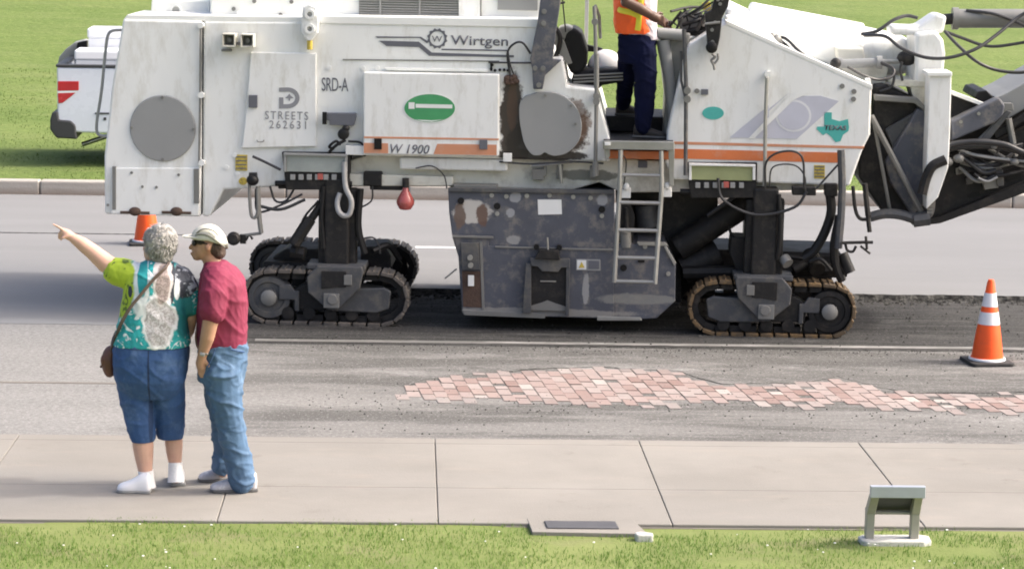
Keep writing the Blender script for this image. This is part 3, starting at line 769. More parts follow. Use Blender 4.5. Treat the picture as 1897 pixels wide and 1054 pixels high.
# --- frame under the body
ch = pr('chassis_frame', [(690, 285), (1131, 293), (1248, 300), (1570, 308), (1560, 352), (1255, 356), (1150, 357), (1110, 338), (1060, 352), (835, 346), (650, 346), (640, 300)], .22, 2.0, 'chassis_cream', bevel=.012)
pr('frame_pipe', [(740, 292), (940, 296), (940, 318), (740, 314)], .12, .22, 'side_panel', ch, .02)
pr('frame_rail', [(640, 322), (840, 328), (838, 345), (640, 345)], .14, .22, 'chassis_cream', ch, .01)
tubes('wire', [([(770, 312, .1), (800, 308, .09), (822, 325, .09), (828, 350, .08)], .006), ([(925, 300, .1), (985, 304, .08), (1060, 300, .09), (1118, 303, .1)], .008)], 'hose', ch)
for (px, py, w_, h_) in ((997, 322, 22, 20), (1037, 316, 12, 30), (1010, 316, 6, 18), (793, 337, 14, 8), (1098, 318, 10, 22)):
    b = MB(); b.prism([X(*p, .2) for p in rect(px-w_/2, py-h_/2, px+w_/2, py+h_/2)], .15, .222); b.build('frame_fitting', 'mid_steel', ch, bevel=.004)
tubes('frame_tube', [([(985, 308, .14), (1030, 304, .13), (1060, 300, .14)], .012), ([(1037, 305, .12), (1040, 340, .12)], .014)], 'bare_metal', ch, n=0)
# control boxes with dark recess (rear and front)
for (x0, x1, y0, y1, mt_) in ((530, 642, 286, 318, 'grey_green_panel'), (1280, 1397, 305, 333, 'yellow_green_panel')):
    cb = pr('control_box', [(x0-8, y0-4), (x1+6, y0-3), (x1+4, y1+34), (x0, y1+34)], .06, .3, 'dark_steel', bevel=.006)
    b = MB(); d_ = .055
    b.prism([X(*p, d_) for p in rect(x0-4, y0-3, x1+2, y0+1)], d_-.04, d_+.01)
    b.prism([X(*p, d_) for p in rect(x0-4, y0+1, x0+1, y1)], d_-.03, d_+.01)
    b.prism([X(*p, d_) for p in rect(x1-3, y0+1, x1+2, y1)], d_-.03, d_+.01)
    b.build('box_hood', 'side_panel' if x0 > 1000 else 'disc_grey', cb, bevel=.003)
    pr('box_lid', rect(x0+1, y0+1, x1-3, y1), d_-.01, d_+.01, mt_, cb, .003)
    for k in range(6):
        b = MB(); q0 = x0+8+k*(x1-x0-20)/6; b.prism([X(*p, d_) for p in rect(q0, y1+5, q0+9, y1+15)], d_-.02, d_+.01); b.build('switch', 'disc_grey', cb, bevel=.003)
    pr('red_switch', rect((x0+x1)/2+2, y1+4, (x0+x1)/2+12, y1+15), d_-.025, d_+.01, 'red_lamp', cb, .003)
    b = MB(); b.cyl(X3(x0-20, y1+22, .1), X3(x1+10, y1+23, .1), .025)
    b.build('conduit', 'black_rubber', cb, smooth=True)
# --- front housing (operator side)
fh = pr('front_housing', [(1276, 84), (1310, 62), (1345, 44), (1615, 163), (1612, 250), (1598, 278), (1574, 345), (1248, 333), (1232, 300), (1236, 245), (1262, 130)], BF, 1.1, 'side_panel', bevel=.018)
DF = BF-.004
pr('stripe', [(1246, 262.5), (1602, 271.5), (1599, 276), (1246, 267.5)], DF, DF+.008, 'orange_faded', fh, 0)
pr('stripe', [(1246, 276), (1555, 283), (1555, 302), (1246, 294)], DF, DF+.008, 'orange_stripe', fh, 0)
pr('faded_decal', [(1352, 256), (1370, 256), (1462, 172), (1440, 190)], DF, DF+.006, 'decal_faint', fh, 0)
pr('faded_decal', [(1352, 255), (1388, 256), (1424, 222), (1424, 196)], DF-.001, DF+.006, 'decal_faint', fh, 0)
pr('faded_decal', [(1395, 256), (1476, 258), (1554, 188), (1520, 178), (1478, 178), (1440, 205)], DF, DF+.006, 'decal_faint', fh, 0)
pr('decal_ring', arcpts(1470, 215, 33, 30, 0, 350, 36), DF-.002, DF, 'decal_ring_pale', fh, 0)
pr('decal_disc', arcpts(1470, 215, 29, 26, 0, 350, 36), DF-.004, DF-.002, 'decal_faint', fh, 0)
pr('decal_gap', [(1386, 257), (1397, 257), (1470, 186), (1500, 172), (1478, 172), (1458, 182)], DF-.006, DF-.0045, 'side_panel', fh, 0)
tx = [(1527, 208), (1541, 209), (1541, 221), (1555, 225), (1571, 221), (1573, 236), (1572, 243), (1562, 250), (1557, 262), (1548, 264), (1540, 254), (1531, 247), (1525, 251), (1513, 240), (1514, 235), (1527, 235)]
pr('state_decal', tx, DF, DF+.008, 'teal_decal', fh, 0)
text_px('TEXAS', 1527, 241, 1568, 9, DF-.003, 'decal_grey', fh, bold=.03, shear=.1)
pr('oval_decal', arcpts(1321, 210, 20, 12, 0, 350, 30), DF, DF+.008, 'teal_decal', fh, 0)
pr('warning_label', rect(1508, 306, 1528, 331), DF, DF+.01, 'yellow_decal', fh, 0)
b = MB()
for k in range(4): b.prism([X(*p, DF) for p in rect(1509, 308+k*6, 1527, 310+k*6)], DF-.002, DF+.003)
b.build('label_print', 'decal_grey', fh)
pr('lock_plate', rect(1299, 166, 1312, 176), DF-.02, DF, 'decal_grey', fh, .002)
bolts('panel_bolt', [(1582, 170), (1581, 184), (1291, 169), (1560, 160)], BF, .022, 'mid_steel', fh)
tubes('grab_rail', [([(1421, 138, BF-.0), (1421, 145, BF-.06), (1418, 220, BF-.06), (1417, 310, BF-.06), (1416, 345, BF-.06)], .017)], 'bare_metal', fh, n=0)
bolts('rail_boss', [(1422, 138)], BF, .03, 'white_paint', fh, .05)
# sloping top edge and the bonnet behind it
pr('top_trim', [(1345, 38), (1616, 158), (1616, 166), (1345, 46)], BF-.004, .3, 'white_paint', fh, .004)
pr('bonnet', [(1345, 15), (1365, 14), (1420, 40), (1442, 66), (1450, 90), (1345, 60)], .55, 1.9, 'white_paint', fh, .05)
pr('bonnet_ledge', [(1345, 30), (1400, 36), (1455, 92), (1440, 105), (1345, 60)], .3, .56, 'white_paint', fh, .02)
b = MB(); b.tube([X3(1380, 66, 1.35), X3(1592, 98, 1.35)], [.31, .27], 28); b.build('boom_housing', 'white_paint', fh, bevel=.02, smooth=True)
b = MB(); b.tube([X3(1585, 95, 1.35), X3(1592, 96, 1.35), X3(1660, 103, 1.35), X3(1690, 108, 1.35)], [.235, .235, .2, .13], 24); b.build('boom_neck', 'side_panel', fh, smooth=True)
b = MB(); b.prism([X(*p, .9) for p in [(1548, 88), (1600, 90), (1602, 112), (1645, 118), (1642, 165), (1655, 185), (1560, 168)]], .9, 1.5); b.build('pivot_bracket', 'chassis_cream', fh, bevel=.02)
pr('rear_lug', rect(1604, 146, 1613, 166), BF+.02, BF+.1, 'white_paint', fh, .004)
tubes('bonnet_hose', [([(1430, 68, .4), (1455, 72, .35), (1480, 95, .2), (1512, 120, .15)], .014), ([(1436, 72, .4), (1452, 80, .35), (1480, 108, .2)], .012)], 'hose', fh)
for (px, py, rx) in ((1438, 74, .05), (1430, 68, .035), (1446, 82, .035)):
    b = MB(); b.ell(X3(px, py, .36), (rx, rx, rx), 10, 6); b.build('pipe_fitting', 'mid_steel', fh, smooth=True)
pr('bonnet_clip', [(1353, 46), (1358, 41), (1365, 52), (1355, 53)], .25, .3, 'mid_steel', fh, 0)
# --- operator platform, seat, roof post, rails
pf = pr('operator_platform', [(1118, 262), (1248, 264), (1248, 278), (1118, 276)], -.078, 2.2, 'dark_steel', bevel=.004)
pr('platform_edge', [(1117, 261), (1249, 263), (1249, 279), (1117, 277)], -.11, -.08, 'bare_metal', pf, .006)
pr('platform_lamp', [(1120, 264), (1131, 264), (1131, 270), (1120, 270)], -.13, -.112, 'decal_white', pf, .003)
pr('platform_sill', [(1128, 279), (1240, 281), (1240, 296), (1128, 294)], .06, .22, 'orange_stripe', pf, .004)
pr('frame_label', rect(1182, 298, 1199, 311), .2, .222, 'decal_grey', pf, .002)
pr('side_step', [(1118, 263), (1130, 263), (1130, 290), (1122, 300)], -.07, .02, 'bare_metal', pf, .004)
pr('side_step', [(1238, 266), (1250, 267), (1248, 345), (1240, 345)], -.07, -.02, 'bare_metal', pf, .004)
b = MB(); zf = X(1180, 262, -.08)[1]; xf = X(1140, 262, .5)[0]
b.box(X(1120, 262, .6)[0], X(1262, 262, .6)[0], .72, 1.55, zf-.0+.001, zf+.14); b.build('floor_step', 'dark_steel', pf, bevel=.01)
pr('console_wall', [(1224, 60), (1280, 62), (1262, 160), (1244, 262), (1228, 262), (1232, 180), (1222, 90)], .35, 1.0, 'mid_steel', pf, .02)
b = MB(); b.tube([X3(1218, 62, .3), X3(1270, 66, .3)], .05, 12); b.tube([X3(1228, 75, .33), X3(1240, 150, .33), X3(1246, 240, .33)], [.06, .05, .03], 12)
b.build('console_cover', 'disc_grey', pf, smooth=True)
seat = MB(); seat.prism([X(*p, .45) for p in [(1058, 160), (1110, 160), (1156, 152), (1158, 136), (1150, 128), (1080, 130), (1060, 140)]], .45, .98)
seat = seat.build('seat', 'vinyl_black', mill, bevel=.03)
pr('seat_backrest', [(1044, 62), (1052, 53), (1066, 52), (1078, 62), (1089, 95), (1088, 118), (1078, 136), (1058, 138), (1046, 110)], .45, .98, 'vinyl_black', seat, .035)
pr('headrest', [(1034, 52), (1050, 48), (1064, 54), (1052, 66), (1044, 78), (1036, 70)], .45, .8, 'mid_steel', seat, .02)
pr('armrest', [(1082, 82), (1116, 90), (1118, 98), (1086, 96)], .86, .94, 'vinyl_black', seat, .01)
b = MB(); b.cyl(X3(1100, 158, .6), X3(1104, 166, .6), .06); b.build('seat_post', 'mid_steel', seat)
b = MB()
for k in range(3): b.tube([X3(1062, 141+k*6, .335), X3(1154, 136+k*6, .335)], .008, 6)
b.build('seat_bellows', 'mid_steel', seat)
rp = pr('roof_post', [(1006, -40), (1045, -40), (1036, 20), (1030, 60), (1024, 110), (1040, 112), (1010, 140), (1005, 166), (988, 166), (986, 130), (982, 110), (996, 40)], .02, BF-.005, 'blue_steel', mill, .008)
bolts('post_bolt', [(1008, 22), (1007, 44), (991, 127), (1006, 127), (998, 158)], .02, .022, 'mid_steel', rp)
tubes('post_strut', [([(1024, 45, .3), (1038, 70, .3), (1030, 105, .3), (1014, 135, .3)], .022), ([(1030, 0, .3), (1020, 60, .35), (1050, 110, .35)], .012), ([(1040, -20, .4), (1048, 60, .4)], .006),
                     ([(1046, 5, .3), (1000, 15, .2)], .01)], 'black_rubber', rp)
pr('post_bracket', [(1026, 50), (1046, 80), (1060, 118), (1052, 120), (1030, 95)], .3, .36, 'mid_steel', rp, .004)
b = MB(); b.box(X(1084, 0, 1.9)[0], X(1091, 0, 1.9)[0], 1.9, 1.96, zf, X(1087, -60, 1.9)[1]); b.build('rear_post', 'disc_grey', mill, bevel=.004)
hr = tubes('handrail', [([(1101, 12, 0.0), (1103, 60, 0), (1105, 180, 0), (1103, 310, 0)], .017), ([(1103, 12, 0), (1110, 30, 0.3), (1112, 70, .7)], .015)], 'mid_steel', mill, n=0)
for (px, py) in ((1102, 41), (1105, 179), (1105, 189)): b = MB(); x, y, z = X3(px, py, 0); b.cyl((x, y-.03, z), (x, y+.1, z), .03, seg=12); b.build('rail_clamp', 'mid_steel', hr, smooth=True)
b = MB(); b.cyl(X3(1103, 300, 0), X3(1103, 326, 0), .028); b.build('rail_foot', 'mid_steel', hr, smooth=True)
b = MB(); b.cyl(X3(1105, 100, 0), X3(1105, 165, 0), .022); b.build('rail_sleeve', 'mid_steel', hr, smooth=True)
hr2 = tubes('handrail', [([(1267, 55, 0), (1271, 160, 0), (1270, 325, 0)], .018), ([(1262, 95, .02), (1262, 150, .02), (1270, 182, .0)], .012)], 'grey_steel', mill, n=0)
for (px, py) in ((1273, 168), (1273, 184)): x, y, z = X3(px, py, 0); b = MB(); b.cyl((x, y-.03, z), (x, y+.1, z), .032, seg=12); b.build('rail_clamp', 'mid_steel', hr2, smooth=True)
# rear handrail loop beside the pickup
tubes('rear_handrail', [([(226, 56, .5), (210, 57, .5), (201, 64, .5), (196, 90, .5), (188, 170, .5), (180, 222, .5), (180, 246, .5), (190, 252, .5), (200, 252, .5)], .014)], 'bare_metal', body)
# steering console and controls
cs = MB()
random.seed(11)
cs.tube([X3(1248, 62, .5), X3(1300, 55, .5), X3(1344, 48, .5)], .03, 10)
con = cs.build('control_console', 'dark_steel', mill, smooth=True)
lst = []
for k in range(16):
    x0 = random.uniform(1236, 1300); y0 = random.uniform(20, 68); x1 = x0+random.uniform(10, 60); y1 = y0-random.uniform(-6, 50)
    lst.append(([(x0, y0, .45), ((x0+x1)/2+random.uniform(-8, 8), (y0+y1)/2+random.uniform(-8, 8), random.uniform(.35, .7)), (min(x1, 1335), y1, random.uniform(.45, .9))], random.choice((.008, .012, .018))))
tubes('control_hose', lst, 'black_rubber', con)
tubes('control_lever', [([(1240, 50, .5), (1262, 22, .5)], .012), ([(1300, 50, .4), (1330, 28, .5)], .02), ([(1256, 66, .45), (1322, 58, .45)], .02), ([(1225, 70, .45), (1262, 56, .5)], .02), ([(1290, 58, .4), (1306, 30, .4)], .02)], 'dark_steel', con, n=0)
pr('control_panel', [(1252, 30), (1300, 22), (1310, 50), (1262, 60)], .65, .72, 'mid_steel', con, .01)
pr('warning_label', [(1300, 6), (1316, 4), (1318, 20), (1304, 22)], .6, .62, 'yellow_decal', con, .002)
# dark jack arm with a hook on the near side
ja = pr('jack_arm', [(1330, -25), (1356, -25), (1349, 12), (1338, 34), (1334, 70), (1328, 95), (1324, 96), (1312, 96), (1309, 60), (1306, 25), (1318, 20)], -.04, BF-.01, 'dark_steel', mill, .01)
b = MB(); x, y, z = X3(1318, 88, -.03); b.lathe([(.05, 0), (.05, .05), (.03, .06), (.0, .06)], (x, y, z), 'y', 18); b.build('arm_pivot', 'vinyl_black', ja, smooth=True)
bolts('arm_bolt', [(1319, 56), (1320, 78), (1330, 0), (1334, 8), (1325, 42), (1338, -2)], -.04, .016, 'mid_steel', ja)
tubes('arm_band', [([(1306, 45, -.05), (1334, 42, -.05)], .012)], 'mid_steel', ja, n=0)
tubes('hook', [([(1319, 100, 0), (1325, 106, 0), (1318, 112, 0), (1322, 120, 0), (1324, 130, 0)], .012), ([(1330, 100, 0), (1330, 110, 0), (1322, 120, 0)], .010)], 'mid_steel', ja)
# --- drum housing
dh = pr('drum_housing', [(830, 352), (1138, 357), (1139, 452), (1176, 453), (1182, 450), (1232, 452), (1252, 492), (1251, 558), (1216, 590), (1180, 592), (856, 582), (849, 476), (838, 440), (832, 395)], .02, 2.15, 'blue_steel', bevel=.01)
D0 = .02
pr('skirt_plate', [(840, 436), (905, 438), (905, 456), (1137, 461), (1137, 590), (858, 582), (850, 475)], D0-.02, D0, 'blue_steel', dh, .004)
pr('top_flange', [(830, 348), (1138, 353), (1138, 360), (830, 355)], D0-.03, D0+.02, 'grey_steel', dh, .003)
pr('top_bar', rect(840, 343, 921, 350), .05, .3, 'mid_steel', dh, .004)
pr('edge_trim', [(1180, 449), (1234, 450), (1238, 456), (1184, 455)], D0-.02, D0+.05, 'bare_metal', dh, .003)
pr('edge_trim', [(1234, 455), (1253, 488), (1249, 492), (1230, 458)], D0-.02, D0+.02, 'bare_metal', dh, .003)
pr('seam_bar', [(917, 456), (1135, 462), (1135, 465), (917, 459)], D0-.032, D0-.015, 'mid_steel', dh, .002)
pr('seam_bar', [(838, 436), (914, 438), (914, 442), (838, 440)], D0-.04, D0-.015, 'mid_steel', dh, .002)
pr('white_plate', [(996, 370), (1040, 370), (1041, 397), (997, 398)], D0-.006, D0, 'decal_white', dh, 0)
pl = pr('adjuster_plate', [(853, 450), (886, 450), (889, 500), (856, 500)], D0-.06, D0-.02, 'grey_steel', dh, .005)
bolts('adjuster_knob', [(871, 477), (872, 491)], D0-.06, .024, 'bare_metal', pl, .03)
pr('white_tag', rect(867, 510, 878, 530), D0-.05, D0-.04, 'decal_white', dh, .002)
pr('wear_slot', [(856, 502), (896, 503), (896, 570), (858, 568)], D0-.026, D0-.018, 'rust', dh, 0)
pr('edge_trim', [(888, 448), (893, 448), (898, 575), (893, 575)], D0-.03, D0-.018, 'mid_steel', dh, .002)
pr('bottom_runner', [(856, 574), (1010, 580), (1010, 590), (860, 584)], D0-.04, D0-.018, 'mid_steel', dh, .004)
pr('bottom_runner', [(1106, 586), (1186, 588), (1190, 594), (1106, 594)], D0-.04, D0-.018, 'bare_metal', dh, .004)
ln = tubes('locking_lever', [([(824, 516, -.02), (846, 498, 0)], .008)], 'mid_steel', dh, n=0)
# shield bracket in the middle
sh = pr('scraper_door', [(984, 490), (1049, 492), (1049, 576), (984, 574)], D0-.05, D0-.021, 'dark_steel', dh, .004)
pr('door_frame', [(974, 488), (984, 488), (984, 580), (968, 580)], D0-.08, D0-.021, 'grey_steel', sh, .004)
pr('door_frame', [(1049, 484), (1056, 484), (1054, 586), (1048, 586)], D0-.08, D0-.021, 'grey_steel', sh, .004)
pr('door_head', [(982, 478), (1056, 480), (1055, 496), (1040, 496), (1034, 504), (1004, 503), (996, 494), (984, 493)], D0-.09, D0-.021, 'grey_steel', sh, .005)
pr('latch_block', [(1000, 462), (1034, 464), (1038, 482), (990, 480)], D0-.12, D0-.021, 'dark_steel', sh, .008)
bolts('latch_knob', [(994, 457), (1036, 458)], D0-.02, .025, 'vinyl_black', sh, .04)
tubes('latch_pin', [([(1014, 440, D0-.1), (1016, 475, D0-.1)], .009)], 'bare_metal', sh, n=0)
b = MB(); b.prism([X(*p, D0-.06) for p in rect(1001, 520, 1030, 522)], D0-.056, D0-.049); b.build('door_slot', 'bare_metal', sh)
b = MB(); b.prism([X(*p, D0-.05) for p in [(984, 574), (984, 566), (1004, 560), (1014, 556), (1030, 562), (1049, 568), (1049, 576)]], D0-.055, D0-.049); b.build('dust_patch', 'mid_steel', sh)
dc = pr('warning_decal', rect(1067, 480, 1112, 501), D0-.026, D0-.02, 'disc_grey', dh, .002)
pr('decal_field', rect(1069, 482, 1086, 499), D0-.03, D0-.026, 'decal_white', dc, 0)
pr('decal_triangle', [(1072, 496), (1077.5, 485), (1083, 496)], D0-.034, D0-.03, 'yellow_decal', dc, 0)
pr('decal_field', rect(1090, 483, 1110, 498), D0-.03, D0-.026, 'decal_grey', dc, 0)
bolts('housing_bolt', [(911, 362), (938, 364), (976, 363), (1018, 362), (1062, 365), (1094, 367), (921, 396), (1115, 400), (906, 564), (920, 562), (932, 562), (1238, 507), (1195, 452+5)], D0, .02, 'bare_metal', dh)
bolts('black_port', [(854, 372), (1155, 496), (921, 382), (1115, 388)], D0, .03, 'vinyl_black', dh)
pr('lower_socket', rect(1182, 482, 1194, 486), D0-.01, D0, 'vinyl_black', dh, 0)
# side plate hinge mechanism behind the ladder
b = MB(); b.prism([X(*p, .1) for p in [(1143, 362), (1160, 362), (1176, 400), (1172, 450), (1143, 450)]], .1, .16); b.cyl(X3(1160, 385, .08), X3(1162, 450, .08), .02); b.build('lift_bracket', 'dark_steel', mill, bevel=.004)
b = MB(); b.cyl(X3(1196, 380, .5), X3(1200, 420, .5), .1, seg=20); b.build('lift_cylinder', 'grey_steel', mill, smooth=True)
b = MB(); b.cyl(X3(1158, 430, .05), X3(1160, 458, .05), .05); b.ell(X3(1158, 430, .03), (.04, .04, .03), 10, 6); b.build('lift_valve', 'mid_steel', mill, smooth=True)
# dark belly: closes the space between the crawlers behind the drum
pr('belly_frame', [(1140, 345), (1330, 350), (1330, 400), (1262, 440), (1262, 560), (1150, 560)], .6, 1.6, 'dark_steel', mill, .01)
pr('mud_guard', [(1256, 400), (1300, 420), (1310, 500), (1256, 560)], 1.0, 1.8, 'dark_steel', mill, .01)
# --- ladder
ld = MB()
ld.tube([X3(1150, 278, -.1), X3(1148, 350, -.12), X3(1138, 523, -.16)], .021, 8)
ld.tube([X3(1225, 280, -.1), X3(1226, 350, -.12), X3(1213, 526, -.16)], .021, 8)
ladder = ld.build('ladder', 'bare_metal', mill, smooth=True)
for (y_, xa, xb, dd) in ((324, 1150, 1226, -.11), (375, 1147, 1224, -.13), (426, 1144, 1221, -.14), (477, 1141, 1217, -.15), (521, 1139, 1213, -.16)):
    b = MB(); b.cyl(X3(xa, y_, dd), X3(xb, y_+1.5, dd), .017, seg=8); b.build('rung', 'bare_metal', ladder, smooth=True)
tubes('ladder_cable', [([(1150, 285, -.06), (1160, 300, -.05), (1155, 350, -.03)], .006)], 'hose', ladder)
for px, py in ((1160, 357), (1236, 355)):
    b = MB(); x, y, z = X3(px, py, -.03); b.box(x-.04, x+.04, y, y+.15, z-.05, z+.03); b.ell((x, y, z+.05), (.03, .03, .035), 10, 6); b.build('ladder_mount', 'side_panel', ladder, bevel=.006)
# --- hanging hoses and small parts below the body
tubes('looped_hose', [([(638, 300, .04), (640, 345, .02), (651, 372, 0), (648, 395, 0), (638, 400, 0), (628, 392, 0), (625, 375, .02), (630, 358, .04)], .024)], 'pale_hose', mill, seg=10)
tl = MB(); x, y, z = X3(751, 372, .1); tl.lathe([(.0, -.085), (.05, -.075), (.078, -.03), (.08, 0), (.055, .05), (.03, .09), (.022, .12), (.0, .12)], (x, y, z), 'z', 20)
tl = tl.build('warning_lamp', 'red_lamp', mill, smooth=True)
b = MB(); b.cyl((x, y, z+.12), (x, y, z+.2), .03); b.build('lamp_holder', 'dark_steel', tl)
tubes('drooping_cable', [([(468, 290, .05), (490, 300, .04), (520, 315, .04)], .012), ([(500, 345, .1), (510, 372, .1), (530, 372, .1), (545, 350, .12)], .010), ([(480, 382, .05), (520, 388, .05), (565, 370, .1)], .014),
                         ([(590, 340, .1), (600, 372, .1), (640, 378, .12), (655, 350, .12)], .009), ([(690, 345, .1), (688, 372, .1), (664, 386, .1), (655, 386, .1)], .008), ([(474, 350, .05), (478, 392, .05), (520, 380, .06), (560, 360, .1)], .010),
                         ([(1330, 330, .02), (1340, 370, .0), (1400, 398, 0), (1470, 385, 0), (1495, 355, 0)], .013), ([(1418, 350, .02), (1420, 300, 0), (1450, 281, -.02), (1485, 290, -.02), (1490, 350, 0)], .010),
                         ([(1425, 345, .02), (1432, 310, 0), (1470, 306, -.02), (1490, 325, 0), (1492, 355, 0)], .007), ([(1512, 350, 0), (1530, 330, 0), (1562, 295, 0)], .009), ([(660, 445, .1), (690, 440, .1), (702, 455, .1), (704, 470, .1)], .008)], 'hose', mill)
for (px, py, w_, h_, d_) in ((690, 332, 34, 26, .12), (715, 347, 60, 10, .15), (1490, 354, 44, 16, .02), (560, 345, 90, 10, .12), (1540, 352, 24, 24, .05)):
    b = MB(); b.prism([X(*p, d_) for p in rect(px-w_/2, py-h_/2, px+w_/2, py+h_/2)], d_, d_+.12); b.build('pipe_clamp', 'dark_steel', mill, bevel=.01)
# rear sensor stand (left) and front sensor (right)
ss = tubes('sensor_arm', [([(478, 345, .02), (480, 400, .02), (484, 432, .02)], .022), ([(462, 335, .0), (463, 375, .0), (466, 400, 0), (474, 402, 0), (478, 385, 0), (477, 350, 0)], .015), ([(484, 432, .02), (440, 438, .02)], .014)], 'mid_steel', mill)
b = MB(); x, y, z = X3(434, 441, 0)
b.lathe([(.05, 0), (.06, .02), (.06, .05), (.04, .07), (.0, .07)], (x, y, z), 'y', 16); b.box(x+.05, x+.1, y, y+.05, z-.05, z+.03); b.tube([(x+.1, y+.02, z-.02), (x+.13, y+.02, z+.03), (x+.16, y+.02, z-.01)], .012, 8)
b.build('sensor_head', 'dark_steel', ss, smooth=True)
b = MB(); b.cyl(X3(462, 330, .0), X3(476, 330, .0), .05); b.ell(X3(468, 334, -.02), (.055, .05, .05), 12, 8); b.build('sensor_joint', 'vinyl_black', ss, smooth=True)
s3 = tubes('hydraulic_hose', [([(1558, 278, -.02), (1560, 340, -.02), (1558, 400, -.02), (1553, 460, -.01)], .034)], 'grey_steel', mill)
tubes('hydraulic_hose', [([(1535, 345, .1), (1540, 390, .1), (1528, 430, .1), (1508, 465, .1), (1488, 480, .1)], .042), ([(1556, 400, .05), (1546, 450, .06), (1548, 490, .08), (1560, 520, .1)], .04), ([(1540, 500, .05), (1520, 480, .03), (1500, 485, .05)], .018),
                         ([(1440, 475, .3), (1480, 478, .3), (1520, 488, .3)], .02)], 'black_rubber', mill)
s4 = tubes('sensor_arm', [([(1560, 450, -.05), (1600, 449, -.05), (1617, 449, -.05)], .014), ([(1566, 452, -.05), (1570, 464, -.05), (1580, 466, -.05), (1586, 456, -.05)], .012), ([(1604, 438, -.05), (1606, 462, -.05)], .012), ([(1594, 456, -.05), (1612, 470, -.05)], .010)], 'dark_steel', mill)
tubes('steel_rod', [([(1580, 345, .0), (1584, 385, .0), (1592, 404, .0), (1606, 406, .0), (1612, 398, 0)], .016), ([(1606, 385, .0), (1611, 430, .0)], .020), ([(1602, 340, .0), (1608, 400, .0)], .024)], 'dark_steel', mill)
# --- legs and crawlers
def crawler(cx, y0, zb, flip, L_=1.50, H_=.50, W_=.28, pad='track_pad_grey'):
    """y0 near face, runs away to y0+W_; flip=1 puts the idler wheel on the right"""
    sx = 1 if flip else -1
    hw, r = L_/2, H_/2
    root = MB()
    # side frame
    P_ = [(-.52, .13), (-.56, .2), (-.5, .33), (-.12, .38), (.2, .36), (.3, .30), (.3, .13)]
    root.prism([(cx+sx*p[0], zb+p[1]) for p in P_], y0+.05, y0+W_-.05)
    fr = root.build('crawler', 'dark_steel', mill, bevel=.01)
    b = MB(); b.prism([(cx+sx*p[0], zb+p[1]) for p in [(-.56, .16), (-.58, .32), (-.52, .35), (-.16, .33), (-.05, .22), (-.05, .13), (-.45, .12)]], y0+.015, y0+.06)
    b.build('drive_cover', 'grey_steel', fr, bevel=.012)
    b = MB(); b.prism([(cx+sx*p[0], zb+p[1]) for p in [(.28, .12), (.28, .22), (.42, .22), (.42, .35), (.32, .36), (.28, .3), (.24, .3), (.24, .12)]], y0+.02, y0+.06)
    b.build('idler_yoke', 'grey_steel', fr, bevel=.008)
    # idler wheel
    b = MB(); ix, iz = cx+sx*(hw-.24), zb+.235
    b.lathe([(.19, -.20), (.195, -.02), (.185, 0), (.14, .004), (.13, -.012), (.085, -.012), (.08, .01), (.0, .014)], (ix, y0+.035, iz), 'y', 32)
    b.build('idler_wheel', 'grey_steel' if not flip else 'dark_steel', fr, smooth=True)
    b = MB(); b.lathe([(.07, -.01), (.07, .03), (.05, .04), (.0, .045)], (ix, y0+.03, iz), 'y', 20); b.build('wheel_hub', 'mid_steel', fr, smooth=True)
    # bottom rollers
    for k in range(5):
        b = MB(); b.cyl((cx-.42*sx+sx*k*.19, y0+.03, zb+.1), (cx-.42*sx+sx*k*.19, y0+W_-.03, zb+.1), .055, seg=16); b.build('track_roller', 'dark_steel', fr, smooth=True)
    # chain of pads: rounded loop
    loop = []
    rr = .22
    corners = [(-hw+.16, 0, -90), (hw-.20, 0, -90)]
    path = [(-hw+.19, .0), (hw-.22, .0)]
    path += [(hw-.22+.21*math.sin(R(a)), .245-.245*math.cos(R(a))) for a in range(15, 165, 15)]
    path += [(hw-.24, .485), (-hw+.25, .49)]
    path += [(-hw+.25-.24*math.sin(R(a)), .25+.24*math.cos(R(a))) for a in range(20, 160, 20)]
    if not flip: path = [(-x, z) for x, z in path]
    pts = [Vector((cx+x, 0, zb+z)) for x, z in path]; pts.append(pts[0])
    seg = [(a, c, (c-a).length) for a, c in zip(pts[:-1], pts[1:])]; tot = sum(s_[2] for s_ in seg)
    n = 27; pads = MB(); link = MB(); ctr = Vector((cx, 0, zb+.245))
    def at(t):
        t %= tot
        for a, c, l in seg:
            if t <= l: return a.lerp(c, t/l)
            t -= l
        return seg[-1][1]
    for k in range(n):
        t = tot*k/n; hl = tot/n*.43
        a, c = at(t-hl), at(t+hl); u = (c-a).normalized(); nn = Vector((u.z, 0, -u.x))
        mid = (a+c)/2
        if nn.dot(mid-ctr) < 0: nn = -nn
        q = [mid-u*hl-nn*.028, mid+u*hl-nn*.028, mid+u*hl*.94+nn*.004, mid-u*hl*.94+nn*.004]
        pads.prism([(p.x, p.z) for p in q], y0, y0+W_)
        q = [mid-u*.012+nn*.0, mid+u*.012+nn*.0, mid+u*.008+nn*.016, mid-u*.008+nn*.016]
        pads.prism([(p.x, p.z) for p in q], y0+.01, y0+W_-.01)
        q = [mid-u*hl*1.15-nn*.085, mid+u*hl*.7-nn*.085, mid+u*hl*.7-nn*.03, mid-u*hl*1.15-nn*.03]
        link.prism([(p.x, p.z) for p in q], y0+.06, y0+W_-.06)
    pads.build('track_pads', pad, fr, bevel=.004, bseg=1); link.build('track_chain', 'dark_steel', fr)
    return fr
